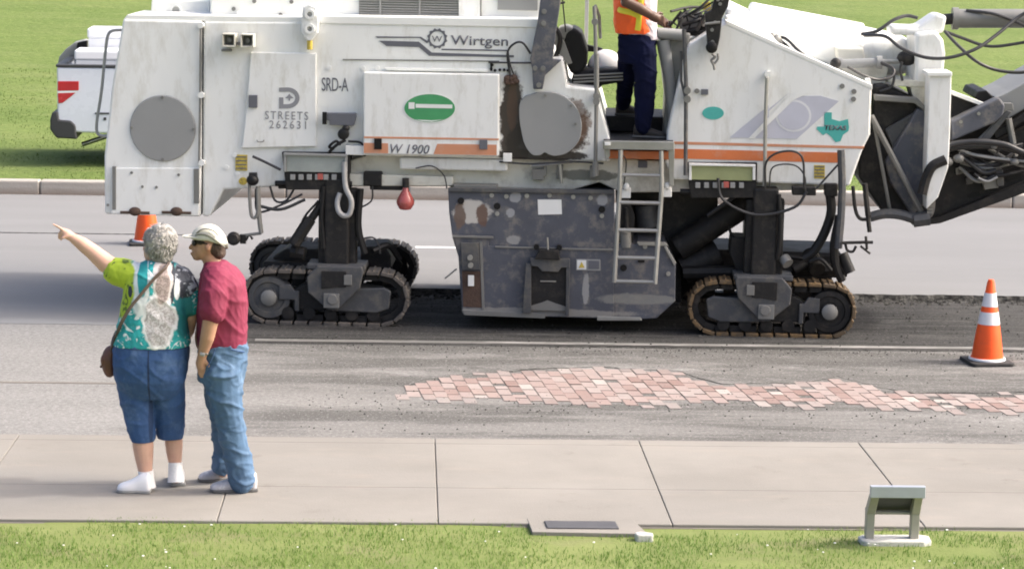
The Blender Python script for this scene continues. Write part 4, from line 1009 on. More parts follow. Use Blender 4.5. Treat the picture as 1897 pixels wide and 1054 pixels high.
def leg(cx, y0, zb, ztop, flip, light):
    sx = 1 if flip else -1
    b = MB(); b.box(cx-.11, cx+.11, y0+.02, y0+.24, zb+.35, ztop); b.box(cx-.17*1, cx+.17, y0+.08, y0+.22, zb+.5, ztop-.1)
    lg_ = b.build('leg_column', 'dark_steel', mill, bevel=.02)
    b = MB(); b.prism([(cx+p[0]*sx, zb+p[1]) for p in [(-.25, .50), (-.24, .54), (.16, .54), (.25, .44), (.24, .30), (.06, .15), (-.02, .15), (-.22, .35)]], y0-.07, y0-.01)
    b.build('yoke_plate', 'grey_steel', lg_, bevel=.01)
    b = MB(); b.prism([(cx+p[0]*sx, zb+p[1]) for p in [(-.10, .36), (-.02, .36), (.12, .34), (.12, .50), (-.10, .50)]], y0-.085, y0-.07)
    b.build('yoke_dark_plate', 'dark_steel', lg_, bevel=.004)  # raised plate, its dark colour stands in for the shade of a recess
    b = MB(); b.prism([(cx+p[0]*sx, zb+p[1]) for p in [(-.15, .38), (-.08, .38), (-.08, .47), (-.15, .47)]], y0-.09, y0-.07); b.build('yoke_lug', 'mid_steel', lg_, bevel=.004); b = MB(); b.cyl((cx+.02*sx, y0-.1, zb+.25), (cx+.02*sx, y0-.07, zb+.25), .045, seg=16)
    b.prism([(cx+p[0]*sx, zb+p[1]) for p in [(-.04, .17), (.1, .17), (.1, .30), (-.04, .30)]], y0-.085, y0-.07)
    b.build('yoke_pin', 'mid_steel', lg_, bevel=.004)
    b = MB(); b.box(cx-.26, cx+.26, y0-.01, y0+.30, zb+.50, zb+.55); b.build('yoke_bridge', 'grey_steel', lg_, bevel=.01)
    return lg_
xl = X(603, 600, 0)[0]; xr = X(1428, 628, 0)[0]
crawler(xl, 0, 0, False); crawler(xr, 0, 0, True, pad='track_pad_worn')
crawler(xl-.13, 1.75, 0, False, L_=1.64, pad='track_pad_grey'); crawler(xr-.05, 1.75, 0, True)
def legpx(px0, px1, pyb): pass
ztop = X(1400, 345, .2)[1]
leg(X(622, 500, 0)[0], .02, 0, ztop, False, True); leg(X(1415, 500, 0)[0], .02, 0, ztop, True, True)
for xx in (xl-.13, xr-.05):
    b = MB(); b.box(xx-.11, xx+.11, 1.8, 2.05, .3, ztop); b.build('leg_column', 'dark_steel', mill, bevel=.02)
    b = MB(); b.prism([(xx-.62, .12), (xx-.66, .3), (xx-.5, .44), (xx+.5, .44), (xx+.66, .3), (xx+.62, .12)], 1.79, 1.83); b.build('crawler_dark_fill', 'black_rubber', mill, bevel=.01)  # the black panel is added to fill the see-through far crawler with darkness
    b = MB(); b.box(xx-.5, xx+.45, .5, 1.6, .36, .48); b.build('cross_beam', 'dark_steel', mill, bevel=.02)
# leg dressings: steering ram, hoses, dark cylinders
tubes('steering_ram', [([(565, 470, .1), (540, 465, .12)], .06), ([(543, 455, .05), (600, 372, .1)], .035), ([(545, 452, .05), (575, 405, .08)], .055)], 'dark_steel', mill, n=0)
tubes('steering_ram', [([(1255, 460, .5), (1400, 365, .5)], .12), ([(1262, 500, .55), (1330, 470, .6)], .14)], 'dark_steel', mill, n=0, seg=14)
tubes('leg_hose', [([(600, 345, .05), (596, 400, .05), (600, 460, .05)], .02), ([(668, 350, .1), (664, 420, .1), (676, 470, .1)], .03), ([(690, 465, .2), (720, 455, .3), (740, 480, .4)], .03), ([(590, 372, .05), (560, 410, .05), (548, 470, .05)], .01),
                   ([(1380, 350, .1), (1350, 372, .1), (1310, 400, .1)], .018), ([(1443, 360, .02), (1446, 420, .02), (1440, 480, .05)], .02), ([(1350, 420, .3), (1360, 440, .3), (1395, 440, .3)], .012)], 'black_rubber', mill)
tubes('ground_frame', [([(1265, 505, .4), (1560, 500, .4)], .06), ([(1280, 480, .9), (1540, 478, .9)], .05)], 'dark_steel', mill, n=0)
b = MB(); b.cyl(X3(1515, 500, .2), X3(1500, 470, .4), .07); b.build('drive_motor', 'dark_steel', mill, smooth=True); b = MB(); b.cyl(X3(1470, 500, .25), X3(1510, 480, .3), .04); b.build('drive_motor', 'dark_steel', mill, smooth=True); b = MB(); b.cyl(X3(1560, 470, .12), X3(1575, 505, .1), .05); b.build('drive_motor', 'dark_steel', mill, smooth=True)
b = MB(); b.cyl(X3(1460, 489, .05), X3(1452, 478, .1), .05); b.build('leg_fitting', 'mid_steel', mill, smooth=True)
pr('far_dark_fill', [(465, 520), (472, 462), (500, 450), (720, 452), (752, 470), (760, 520)], 2.06, 2.12, 'black_rubber', mill, .01)  # added black sheet, keeps the gap behind the far crawler dark
pr('drive_box', [(505, 476), (530, 462), (596, 462), (596, 500), (505, 500)], .7, 1.2, 'dark_steel', mill, .02)
pr('drive_box', [(668, 500), (668, 458), (712, 456), (724, 474), (724, 500)], .7, 1.2, 'dark_steel', mill, .02)
pr('mid_dark_fill', [(1262, 520), (1270, 470), (1300, 462), (1560, 470), (1572, 515)], .8, 1.6, 'dark_steel', mill, .03)  # added dark block filling the space between the right crawlers
pr('dark_box', [(1355, 440), (1400, 442), (1400, 500), (1366, 505), (1352, 470)], .25, .6, 'dark_steel', mill, .01)
# --- conveyor and its front mast
mast = pr('mast_column', [(1722, 137), (1763, 137), (1760, 250), (1757, 310), (1738, 366), (1716, 388), (1716, 310), (1720, 200)], .25, .55, 'side_panel', bevel=.01)
pr('mast_cap', [(1718, 134), (1764, 134), (1764, 142), (1718, 142)], .22, .58, 'white_paint', mast, .008)
pr('mast_knuckle', [(1697, 62), (1735, 58), (1748, 75), (1752, 100), (1748, 137), (1722, 140), (1718, 160), (1694, 160)], .6, 1.3, 'side_panel', mast, .03)
pr('mast_arm', [(1650, 48), (1700, 50), (1736, 26), (1755, 30), (1748, 62), (1700, 66), (1652, 66)], .75, 1.15, 'side_panel', mast, .03)
pr('mast_brace', [(1652, 147), (1720, 150), (1720, 163), (1652, 160)], .6, 1.1, 'chassis_cream', mast, .01)
pr('mast_plate', [(1686, 160), (1722, 160), (1720, 240), (1696, 196)], .62, 1.0, 'chassis_cream', mast, .005)
ram = MB(); ram.cyl(X3(1770, 35, .95), X3(1960, 35, .95), .085, seg=24); ram.cyl(X3(1764, 35, .95), X3(1775, 35, .95), .10, seg=24)
ram = ram.build('lift_ram', 'mid_steel', mast, smooth=True)
b = MB(); b.cyl(X3(1735, 38, .95), X3(1768, 35, .95), .05); b.box(X(1732, 40, .9)[0], X(1745, 40, .9)[0], .8, 1.1, X(1732, 46, .9)[1], X(1732, 30, .9)[1]); b.build('ram_eye', 'dark_steel', ram, smooth=True)
b = MB(); b.tube([X3(1560, 119, .7), X3(1632, 116, .7)], .042, 14); b.tube([X3(1553, 119, .7), X3(1560, 119, .7)], .055, 14); b.tube([X3(1624, 116, .7), X3(1634, 116, .7)], .06, 14)
sr = b.build('swing_ram', 'disc_grey', mast, smooth=True)
b = MB(); b.tube([X3(1634, 115, .7), X3(1690, 113, .7)], .024, 12); b.build('ram_rod', 'bare_metal', sr, smooth=True)
b = MB(); b.ell(X3(1680, 108, .7), (.09, .07, .07), 12, 8); b.build('ram_joint', 'dark_steel', sr, smooth=True)
b = MB(); b.ell(X3(1548, 118, .6), (.05, .05, .05), 10, 6); b.build('ram_joint', 'dark_steel', sr, smooth=True)
tubes('mast_hose', [([(1595, 64, .8), (1625, 58, .8), (1655, 38, .85), (1680, 30, .9), (1700, 34, .9)], .016), ([(1600, 66, .7), (1640, 68, .6), (1670, 90, .5), (1715, 107, .45), (1760, 107, .45), (1810, 90, .5), (1850, 62, .6), (1890, 30, .7), (1930, 10, .7)], .016),
                    ([(1750, 58, .7), (1775, 85, .6), (1810, 115, .5), (1850, 131, .5), (1900, 134, .5), (1960, 120, .5)], .016), ([(1754, 60, .8), (1780, 70, .8), (1830, 86, .8), (1880, 82, .8), (1940, 70, .8)], .014),
                    ([(1632, 116, .6), (1655, 128, .55), (1652, 142, .5), (1628, 148, .45), (1600, 140, .4), (1570, 124, .4)], .013), ([(1632, 118, .6), (1655, 130, .6), (1652, 160, .6), (1630, 170, .6)], .012),
                    ([(1672, 150, .6), (1668, 130, .6), (1671, 115, .6)], .012), ([(1790, 20, .9), (1840, 26, .85), (1880, 40, .85), (1920, 60, .8)], .014)], 'hose', mast)
# lower cradle and chute
chu = pr('conveyor_chute', [(1622, 160), (1640, 158), (1700, 185), (1718, 196), (1745, 215), (1760, 390), (1690, 412), (1640, 400), (1592, 330), (1590, 300), (1615, 240)], .62, 2.0, 'dark_steel', bevel=.02)
pr('chute_flap', [(1640, 240), (1715, 196), (1722, 300), (1665, 300)], .56, .6, 'grey_steel', chu, .01)
pr('chute_rim', [(1620, 176), (1700, 182), (1722, 205), (1720, 212), (1694, 192), (1620, 187)], .5, .62, 'mid_steel', chu, .01)
pr('rubber_skirt', [(1700, 200), (1722, 210), (1722, 370), (1690, 400), (1650, 340), (1640, 300)], .5, .6, 'blue_steel', chu, .02)
tubes('cradle_strut', [([(1617, 215, .3), (1650, 398, .45)], .016), ([(1614, 215, .3), (1706, 392, .4)], .026), ([(1617, 215, .3), (1700, 388, .6)], .014)], 'mid_steel', chu, n=0)
tubes('cradle_tube', [([(1612, 402, .35), (1640, 396, .35), (1668, 398, .35), (1695, 406, .35)], .045), ([(1692, 408, .35), (1722, 404, .35)], .065), ([(1712, 405, .35), (1724, 390, .35), (1726, 350, .35)], .035)], 'grey_steel', chu)
b = MB()
for k in range(9): x, y, z = X3(1727-.4*k, 346+k*6, .31); b.box(x-.03, x+.02, y, y+.03, z-.01, z+.012)
b.build('cradle_teeth', 'mid_steel', chu)
tubes('cradle_elbow', [([(1708, 360, .25), (1716, 330, .25), (1728, 308, .25), (1752, 296, .25)], .045)], 'dark_steel', chu)
pr('belt_trough', [(1755, 245), (1800, 222), (1862, 196), (1960, 150), (1960, 330), (1740, 404), (1690, 410), (1700, 330)], .78, 1.7, 'dark_steel', mill, .01)
cf = pr('conveyor_frame', [(1738, 340), (1760, 290), (1850, 262), (1960, 205), (1960, 330), (1740, 412), (1690, 418), (1720, 395)], .60, .75, 'dark_steel', mill, .01)
pr('lower_rail', [(1700, 412), (1740, 402), (1960, 312), (1960, 336), (1742, 414), (1694, 420)], .5, .62, 'dark_steel', cf, .006)
pr('upper_rail', [(1840, 245), (1870, 230), (1960, 170), (1960, 182), (1872, 242), (1845, 258)], .5, .62, 'dark_steel', cf, .006)
pr('side_cover', [(1763, 225), (1852, 182), (1862, 196), (1858, 215), (1842, 228), (1763, 262)], .38, .6, 'blue_steel', cf, .015)
pr('side_cover', [(1763, 170), (1822, 195), (1822, 200), (1763, 235)], .62, .9, 'dark_steel', cf, .006)
pr('cover_rim', [(1763, 168), (1768, 170), (1826, 192), (1822, 198), (1763, 176)], .55, .64, 'white_paint', cf, .003)
bolts('cover_bolt', [(1780, 226), (1813, 211)], .38, .015, 'bare_metal', cf)
pr('belt_hood', [(1845, 182), (1870, 170), (1960, 120), (1960, 165), (1866, 222), (1862, 196)], .6, 1.6, 'disc_grey', cf, .01)
pr('belt_end', [(1806, 182), (1812, 170), (1828, 168), (1840, 180), (1822, 192)], .7, 1.5, 'vinyl_black', cf, .01)
pr('rail_plate', [(1856, 192), (1876, 192), (1878, 205), (1858, 205)], .45, .55, 'mid_steel', cf, .004)
tubes('frame_strut', [([(1862, 202, .45), (1835, 240, .45), (1812, 262, .45)], .022), ([(1868, 220, .5), (1876, 262, .5), (1880, 290, .5)], .03), ([(1935, 190, .5), (1930, 260, .5), (1950, 300, .5)], .03)], 'mid_steel', cf, n=0)
pr('frame_strut', [(1866, 205), (1874, 208), (1830, 262), (1808, 266)], .42, .46, 'grey_steel', cf, .003)
tubes('conveyor_hose', [([(1740, 282, .3), (1765, 268, .3), (1810, 263, .3), (1860, 268, .3), (1900, 284, .3), (1950, 290, .3)], .028), ([(1742, 284, .35), (1770, 275, .35), (1830, 272, .35), (1880, 280, .35), (1940, 300, .35)], .022),
                        ([(1780, 285, .4), (1830, 292, .4), (1870, 300, .4), (1940, 302, .4)], .022), ([(1775, 285, .4), (1800, 305, .4), (1822, 320, .4), (1845, 316, .4)], .020), ([(1805, 322, .4), (1822, 334, .4), (1842, 326, .4)], .014)], 'hose', cf, seg=10)
tubes('conveyor_hose', [([(1770, 276, .45), (1810, 288, .35), (1870, 296, .35), (1950, 304, .35)], .012), ([(1812, 330, .35), (1830, 336, .35), (1848, 328, .35)], .010)], 'pale_hose', cf)
for (px, py, rr) in ((1742, 275, .04), (1745, 290, .045), (1756, 300, .05), (1776, 294, .05), (1842, 272, .03), (1880, 300, .04), (1745, 262, .03)):
    b = MB(); b.ell(X3(px, py, .32), (rr, rr*.8, rr*.8), 10, 6); b.build('hose_fitting', 'mid_steel', cf, smooth=True)
random.seed(21)
for k in range(9):
    x0 = random.uniform(1765, 1850); y0 = random.uniform(265, 320); x1 = x0+random.uniform(50, 130); y1 = y0+random.uniform(-25, 25)
    tubes('conveyor_hose', [([(x0, y0, .5), ((x0+x1)/2, (y0+y1)/2+random.uniform(5, 26), .42), (x1, y1, .5)], random.choice((.010, .014, .018)))], random.choice(('hose', 'black_rubber', 'mid_steel')), cf)
for k in range(7):
    q0 = random.uniform(1770, 1885); y_ = 352-(q0-1740)*.38+random.uniform(-30, 0)
    pr('frame_bracket', [(q0, y_), (q0+random.uniform(8, 18), y_-5), (q0+14, y_+9), (q0+2, y_+12)], .56, .6, random.choice(('mid_steel', 'grey_steel')), cf, .003)
pr('junction_box', [(1820, 330), (1846, 324), (1850, 348), (1824, 352)], .5, .6, 'mid_steel', cf, .005)
pr('junction_box', [(1844, 318), (1858, 314), (1860, 344), (1848, 346)], .48, .6, 'grey_steel', cf, .005)
for p in ([(1790, 362), (1812, 354), (1818, 362), (1794, 368)], [(1862, 316), (1890, 306), (1892, 330), (1866, 336)], [(1812, 276), (1836, 270), (1838, 284), (1816, 288)], [(1766, 300), (1780, 304), (1778, 310), (1764, 308)]):
    b = MB(); b.prism([X(*q, .59) for q in p], .592, .602); b.build('opening_patch', 'vinyl_black', cf)  # thin black plates, their colour stands in for the dark inside openings
# ------------------------------------------------------------------ people
mat('skin_pale', (.60, .37, .28), .5, var=.08, scale=14, dirt=((.56, .27, .20), .4, 10, .5, .7))
mat('skin_tan', (.42, .24, .16), .5, var=.08, scale=14, dirt=((.40, .16, .11), .4, 10, .5, .7))
mat('skin_dark', (.10, .05, .032), .5, var=.1, scale=14)
mat('hair_grey', (.36, .35, .335), .8, var=.15, scale=14, stretch=(1, 1, .6), dirt=((.12, .11, .105), .7, 11, .46, .66), bump=.8, bscale=50)
blade_mat('hair_strand', [(.31, .30, .285), (.37, .36, .345), (.43, .42, .405), (.50, .49, .475)])
mat('hair_brown', (.055, .035, .025), .7, var=.3, scale=30, bump=.6, bscale=80)
mat('maroon_shirt', (.19, .018, .052), .8, var=.06, scale=6, bump=.25, bscale=14)
mat('denim_light', (.065, .128, .225), .8, var=.18, scale=7, dirt=((.15, .235, .34), .8, 4, .50, .72), bump=.4, bscale=12)
mat('denim_dark', (.028, .075, .20), .8, var=.15, scale=7, dirt=((.10, .17, .34), .8, 5, .5, .72), bump=.5, bscale=14)
mat('shoe_white', (.78, .79, .82), .5, var=.03, scale=14)
mat('sock_white', (.80, .80, .80), .8, var=.03, scale=14, bump=.3, bscale=80)
mat('shoe_grey', (.42, .41, .43), .6, var=.2, scale=14, dirt=((.62, .62, .64), .8, 20, .5, .6))
mat('sole_dark', (.12, .12, .12), .7, var=.1, scale=10)
mat('cap_khaki', (.52, .51, .44), .8, var=.05, scale=10)
mat('cap_dark', (.17, .17, .15), .8, var=.1, scale=10)
mat('lens_black', (.01, .01, .012), .15, var=.1, scale=5)
mat('leather', (.11, .045, .028), .45, var=.2, scale=12)
mat('strap', (.10, .075, .065), .6, var=.2, scale=14)
mat('navy_cloth', (.004, .006, .026), .9, spec=.15, var=.2, scale=6, bump=.4, bscale=14)
mat('vest_orange', (.95, .13, .02), .7, var=.08, scale=6, bump=.3, bscale=16)
mat('vest_yellow', (.78, .72, .06), .6, var=.08, scale=8)
mat('shirt_pale', (.55, .50, .54), .8, var=.1, scale=8, bump=.3, bscale=16)
mat('boot', (.025, .02, .018), .6, var=.2, scale=12)
mat('glove_red', (.36, .09, .08), .7, var=.2, scale=14)
def limb(b, pts, rad, seg=14):
    b.tube(pts, rad, seg)
    for i in range(len(pts)):
        r_ = rad[i] if isinstance(rad, (list, tuple)) else rad
        r_ = r_ if isinstance(r_, (list, tuple)) else (r_, r_)
        m_ = min(r_)*.985
        b.ell(pts[i], (m_, m_, m_), 12, 8)
TS = bpy.data.scenes.new('workshop')
def organic(name, b, voxel, m_, parent, smooth=6, fold=None, extra=None, thin=None, mats=None):
    me = b.mesh(name)
    o = bpy.data.objects.new('tmp', me); COL.objects.link(o)
    md = o.modifiers.new('r', 'REMESH'); md.mode = 'VOXEL'; md.voxel_size = voxel
    s_ = o.modifiers.new('s', 'SMOOTH'); s_.iterations = smooth; s_.factor = .5
    COL.objects.unlink(o); TS.collection.objects.link(o); vl = TS.view_layers[0]; vl.update(); dg = vl.depsgraph
    me2 = bpy.data.meshes.new_from_object(o.evaluated_get(dg)); bpy.data.objects.remove(o)
    if fold:
        nn_ = [v.normal.copy() for v in me2.vertices]; cc_ = [v.co.copy() for v in me2.vertices]
        for i, q_ in enumerate(cc_):
            t_ = 0
            for amp, sv, seed in fold:
                a_ = noise.noise(Vector((q_.x*sv[0]+seed+q_.z*sv[0]*.5, q_.y*sv[1]+q_.z*sv[0]*.3, q_.z*sv[2])))
                t_ += amp*(max(0, 1-abs(a_)*4.5)**1.3-.25)
            cc_[i] = q_+nn_[i]*t_
        me2.vertices.foreach_set('co', [c for q_ in cc_ for c in q_]); me2.update()
    if extra: extra(me2)
    me2.materials.clear()
    for x in (mats or [m_]): me2.materials.append(MATS[x])
    me2.polygons.foreach_set('use_smooth', [True]*len(me2.polygons))
    o = bpy.data.objects.new(name, me2); COL.objects.link(o); o.parent = parent; me2.name = name
    return o
def sect(b, F, rows, seg=22):
    """torso from stacked horizontal elliptical sections (cx,cy,d,halfwidth px, half depth m)"""
    P_ = []; Rr = []
    n = len(rows); vs = []
    for (cx, cy, d, hw, hd) in rows:
        c = F.p(cx, cy, d); e = F.p(cx+hw, cy, d); hwm = abs(e.x-c.x)
        for k in range(seg):
            a = 2*math.pi*k/seg
            ca_, sa_ = math.cos(a), math.sin(a)
            sup = (abs(ca_)**2.5+abs(sa_)**2.5)**(-1/2.5)
            vs.append((c.x+hwm*ca_*sup, c.y+hd*sa_*sup, c.z))
    fs = [(i*seg+k, i*seg+(k+1) % seg, (i+1)*seg+(k+1) % seg, (i+1)*seg+k) for i in range(n-1) for k in range(seg)]
    fs += [tuple(range(seg)), tuple(range((n-1)*seg, n*seg))[::-1]]
    b.add(vs, fs)
# ---------- the woman, seen from behind, pointing up the street
wf = G(297, 908, SZ); FW = Frame(wf, Vector((1, 0, 0)))
PW = lambda px, py, d=0.0: tuple(FW.p(px, py, d))
k_ = 1/ (abs(FW.p(1000, 700, 0).x-FW.p(0, 700, 0).x)**-1*1000)
def rw(*v): return [x*k_ for x in v]
woman = thing('person', 'grey-haired woman in green and teal patterned top and denim capris, seen from behind pointing left', 'person', FW, group=None)
b = MB()
limb(b, [PW(282, 600), PW(286, 550), PW(290, 525)], rw(38, 36, 30))
limb(b, [PW(293, 505), PW(293, 480), PW(292, 462)], rw(20, 15.5, 17))
b.ell(PW(291, 455, 0), tuple(rw(23, 27, 32)))
b.ell(PW(283, 470, .03), tuple(rw(17, 20, 18)))
b.ell(PW(268, 461, .05), tuple(rw(4, 5, 5)))                # nose
# pointing arm
limb(b, [PW(256, 514), PW(222, 503, .02), PW(196, 488, .04), PW(172, 467, .06), PW(152, 452, .07), PW(134, 440, .08)], rw(16, 18, 18, 15, 13, 9))
limb(b, [PW(134, 440, .08), PW(124, 434, .085), PW(119, 431, .09)], rw(8.5, 9.5, 8.5))
limb(b, [PW(120, 428, .075), PW(109, 421, .075), PW(99, 416, .075)], rw(3.2, 2.8, 2.2), 8)     # pointing finger
for dz, dd in ((0, .09), (3.2, .10), (6, .11)):                                               # curled fingers
    limb(b, [PW(118, 430+dz, dd), PW(111, 430+dz, dd), PW(109, 435+dz, dd), PW(114, 438+dz, dd)], rw(3, 2.8, 2.7, 2.5), 8)
limb(b, [PW(124, 438, .06), PW(116, 441, .055), PW(112, 443, .065)], rw(3.2, 2.9, 2.4), 8)       # thumb
# right arm hanging, hand in front
limb(b, [PW(334, 514, 0), PW(346, 545, .0), PW(352, 585, .03), PW(350, 612, .10), PW(344, 628, .2)], rw(14, 15, 14.5, 11, 8))
limb(b, [PW(344, 628, .2), PW(336, 634, .24)], rw(9, 9))
for k in range(4): limb(b, [PW(330+k*3, 636, .25+k*.01), PW(324+k*3, 642, .26+k*.01), PW(322+k*3, 650, .25+k*.01)], rw(3, 2.8, 2.4), 8)
limb(b, [PW(336, 632, .23), PW(328, 630, .24), PW(324, 632, .25)], rw(3.2, 3, 2.5), 8)
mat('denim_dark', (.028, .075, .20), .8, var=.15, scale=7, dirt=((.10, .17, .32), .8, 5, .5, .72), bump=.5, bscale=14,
    stains_creases=[(PW(281, 690)[0], PW(281, 690)[2], .006, .20, (.010, .022, .06), .9, 3), (PW(281, 760)[0], PW(281, 770)[2], .014, .16, (.012, .026, .07), .7, 3), (PW(300, 641)[0], PW(300, 638)[2], .25, .007, (.012, .03, .08), .6, 3)])  # dark seam, waist line and crease between the legs painted into the denim
# legs
limb(b, [PW(258, 690), PW(262, 790, .0), PW(265, 825, .01), PW(267, 850, .01), PW(270, 880, .0), PW(272, 897, 0)], rw(22, 18, 20, 17, 12, 12))
limb(b, [PW(318, 700), PW(321, 790, .1), PW(322, 820, .12), PW(323, 840, .12), PW(325, 868, .12), PW(326, 885, .12)], rw(22, 16, 17, 15, 10.5, 11))
b.ell(PW(281, 650, 0), tuple(rw(44, 34, 36)))
organic('body', b, .006, 'skin_pale', woman)
# hair
b = MB()
hr_ = random.Random(5)
b.ell(PW(297, 449, -.01), tuple(rw(29, 30, 33)))
for k in range(46):
    a = hr_.uniform(0, 6.28); t = hr_.uniform(-1, 1)
    r_ = math.sqrt(1-t*t)
    if math.cos(a)*r_ < -.75 and t < .1: continue
    b.ell((FW.p(297, 449, -.01)+Vector((27*k_*r_*math.cos(a), -26*k_*r_*math.sin(a) if math.sin(a) > -.55 else 12*k_, 30*k_*t))), tuple(rw(8, 7, 7)), 10, 6)
b.ell(PW(300, 477, -.025), tuple(rw(21, 18, 14)))
HAIRB = b
organic('hair', b, .007, 'hair_grey', woman, 12, fold=[(.004, (26, 26, 45), 3), (.003, (60, 60, 80), 9)])
b = MB(); hc = FW.p(297, 450, -.01)
for k in range(1900):
    a = hr_.uniform(0, 6.28); t = hr_.uniform(-.85, 1); r_ = math.sqrt(1-t*t); n_ = Vector((r_*math.cos(a), r_*math.sin(a), t))
    if n_.x < -.7 and n_.y > -.2 and t < .2: continue
    if n_.y > .6 and t < .3: continue
    p_ = hc+Vector((n_.x*31*k_, n_.y*31*k_, n_.z*34*k_)); dn = Vector((0, 0, -1)); tg = (dn-n_*dn.dot(n_)+Vector((hr_.uniform(-.6, .6), hr_.uniform(-.6, .6), hr_.uniform(-.4, .4)))).normalized()
    l_ = hr_.uniform(.018, .04); s_ = tg.cross(n_).normalized()*hr_.uniform(.002, .004)
    q1 = p_+tg*l_*.5+n_*.001; q2 = p_+tg*l_+n_*hr_.uniform(-.010, .001)
    b.add([p_-s_-n_*.006, p_+s_-n_*.006, q1+s_, q1-s_, q2], [(0, 1, 2, 3), (3, 2, 4)])
me = bpy.data.meshes.new('hair_strands'); me.from_pydata(b.v, [], b.f); me.materials.append(MATS['hair_strand'])
o = bpy.data.objects.new('hair_strands', me); COL.objects.link(o); o.parent = bpy.data.objects['hair']
# patterned top
mt = bpy.data.materials.new('patterned_top'); mt.use_nodes = True; nt = mt.node_tree; N = nt.nodes; L = nt.links
bs = N['Principled BSDF']; bs.inputs['Roughness'].default_value = .75; tc = N.new('ShaderNodeTexCoord'); sp = N.new('ShaderNodeSeparateXYZ'); L.new(tc.outputs['Object'], sp.inputs[0])
def nmath(op, a, c):
    x = N.new('ShaderNodeMath'); x.operation = op
    for i, v in enumerate((a, c)):
        if hasattr(v, 'links'): L.new(v, x.inputs[i])
        else: x.inputs[i].default_value = v
    return x.outputs[0]
def nnoise(s, d=4, off=0, dist=0):
    mp = N.new('ShaderNodeMapping'); mp.inputs['Location'].default_value = (off, off, off); L.new(tc.outputs['Object'], mp.inputs[0])
    x = N.new('ShaderNodeTexNoise'); x.inputs['Scale'].default_value = s; x.inputs['Detail'].default_value = d; x.inputs['Distortion'].default_value = dist; L.new(mp.outputs[0], x.inputs[0]); return x.outputs[0]
def nrange(v, lo, hi, a=0, c=1):
    x = N.new('ShaderNodeMapRange'); L.new(v, x.inputs[0])
    for i, t in enumerate((lo, hi, a, c)): x.inputs[i+1].default_value = t
    return x.outputs[0]
def nmix(f, a, c):
    x = N.new('ShaderNodeMix'); x.data_type = 'RGBA'
    for s_, v in ((0, f), (6, a), (7, c)):
        if hasattr(v, 'links'): L.new(v, x.inputs[s_])
        else: x.inputs[s_].default_value = v if s_ == 0 else (*v, 1)
    return x.outputs[2]
def blob(px, py, rx, ry, warp=1.6, ns=14, off=0, soft=.12):
    c = FW.p(px, py, 0); n_ = nnoise(ns, 3, off)
    dx = nmath('DIVIDE', nmath('SUBTRACT', sp.outputs[0], c.x), rx*k_); dz = nmath('DIVIDE', nmath('SUBTRACT', sp.outputs[2], c.z), ry*k_)
    r2 = nmath('ADD', nmath('MULTIPLY', dx, dx), nmath('MULTIPLY', dz, dz))
    r2 = nmath('ADD', r2, nmath('MULTIPLY', nmath('SUBTRACT', n_, .5), warp))
    return nrange(r2, 1-soft, 1+soft, 1, 0)
TEAL, WHT, LIME, DK = (.02, .30, .32), (.70, .74, .76), (.36, .48, .03), (.03, .035, .05)
c = nmix(nrange(nnoise(16, 4, 2, 1.5), .50, .56), TEAL, (.03, .38, .40))
c = nmix(nrange(nnoise(13, 5, 5, 2.5), .56, .60), c, WHT)
c = nmix(blob(262, 520, 18, 60, 1.2), c, WHT)
c = nmix(blob(268, 505, 9, 40, 1.2, 12, 4), c, TEAL)
lm = nmix(nrange(nnoise(15, 4, 8, 1.5), .57, .62), LIME, (.10, .16, .02))
c = nmix(blob(222, 525, 31, 62, .9, 9, 1), c, lm)
c = nmix(blob(245, 535, 4, 10, .8, 12, 1), c, DK)
c = nmix(blob(342, 560, 16, 60, .8, 9, 7), c, (.015, .17, .19))
dkp = nmix(nrange(nnoise(22, 4, 3, 1.5), .52, .58), DK, (.28, .30, .34))
c = nmix(blob(345, 515, 24, 34, 1.2, 12, 3), c, dkp)
c = nmix(blob(321, 520, 7, 36, .8, 12, 2), c, DK)
c = nmix(blob(331, 530, 5, 20, .8, 12, 2), c, WHT)
pz = nmix(nrange(nnoise(34, 6, 9, 3), .42, .60), (.60, .58, .60), (.34, .31, .31))
c = nmix(blob(299, 585, 32, 50, 1.9, 13, 4), c, (.74, .74, .76))
c = nmix(blob(299, 585, 25, 42, 1.9, 13, 4), c, pz)
c = nmix(blob(305, 515, 19, 42, 1.7, 13, 6), c, (.60, .56, .55))
c = nmix(blob(305, 520, 13, 34, 1.7, 13, 6), c, nmix(nrange(nnoise(40, 5, 1, 2), .4, .6), (.40, .33, .31), (.24, .19, .18)))
L.new(c, bs.inputs['Base Color']); MATS['patterned_top'] = mt
b = MB()
sect(b, FW, [(281, 638, 0, 72, .185), (282, 615, 0, 68, .18), (284, 585, 0, 63, .165), (287, 550, 0, 59, .155), (290, 522, 0, 58, .145), (292, 503, 0, 52, .125), (293, 490, 0, 38, .09), (293, 482, 0, 20, .07)])
limb(b, [PW(258, 516), PW(238, 509, .01), PW(217, 503, .03)], rw(26, 28, 27))
limb(b, [PW(335, 514), PW(346, 535, 0), PW(351, 566, .01)], rw(22, 23, 21))
organic('top', b, .007, 'patterned_top', woman, 8, fold=[(.005, (9, 9, 4), 2), (.002, (22, 22, 10), 8)])
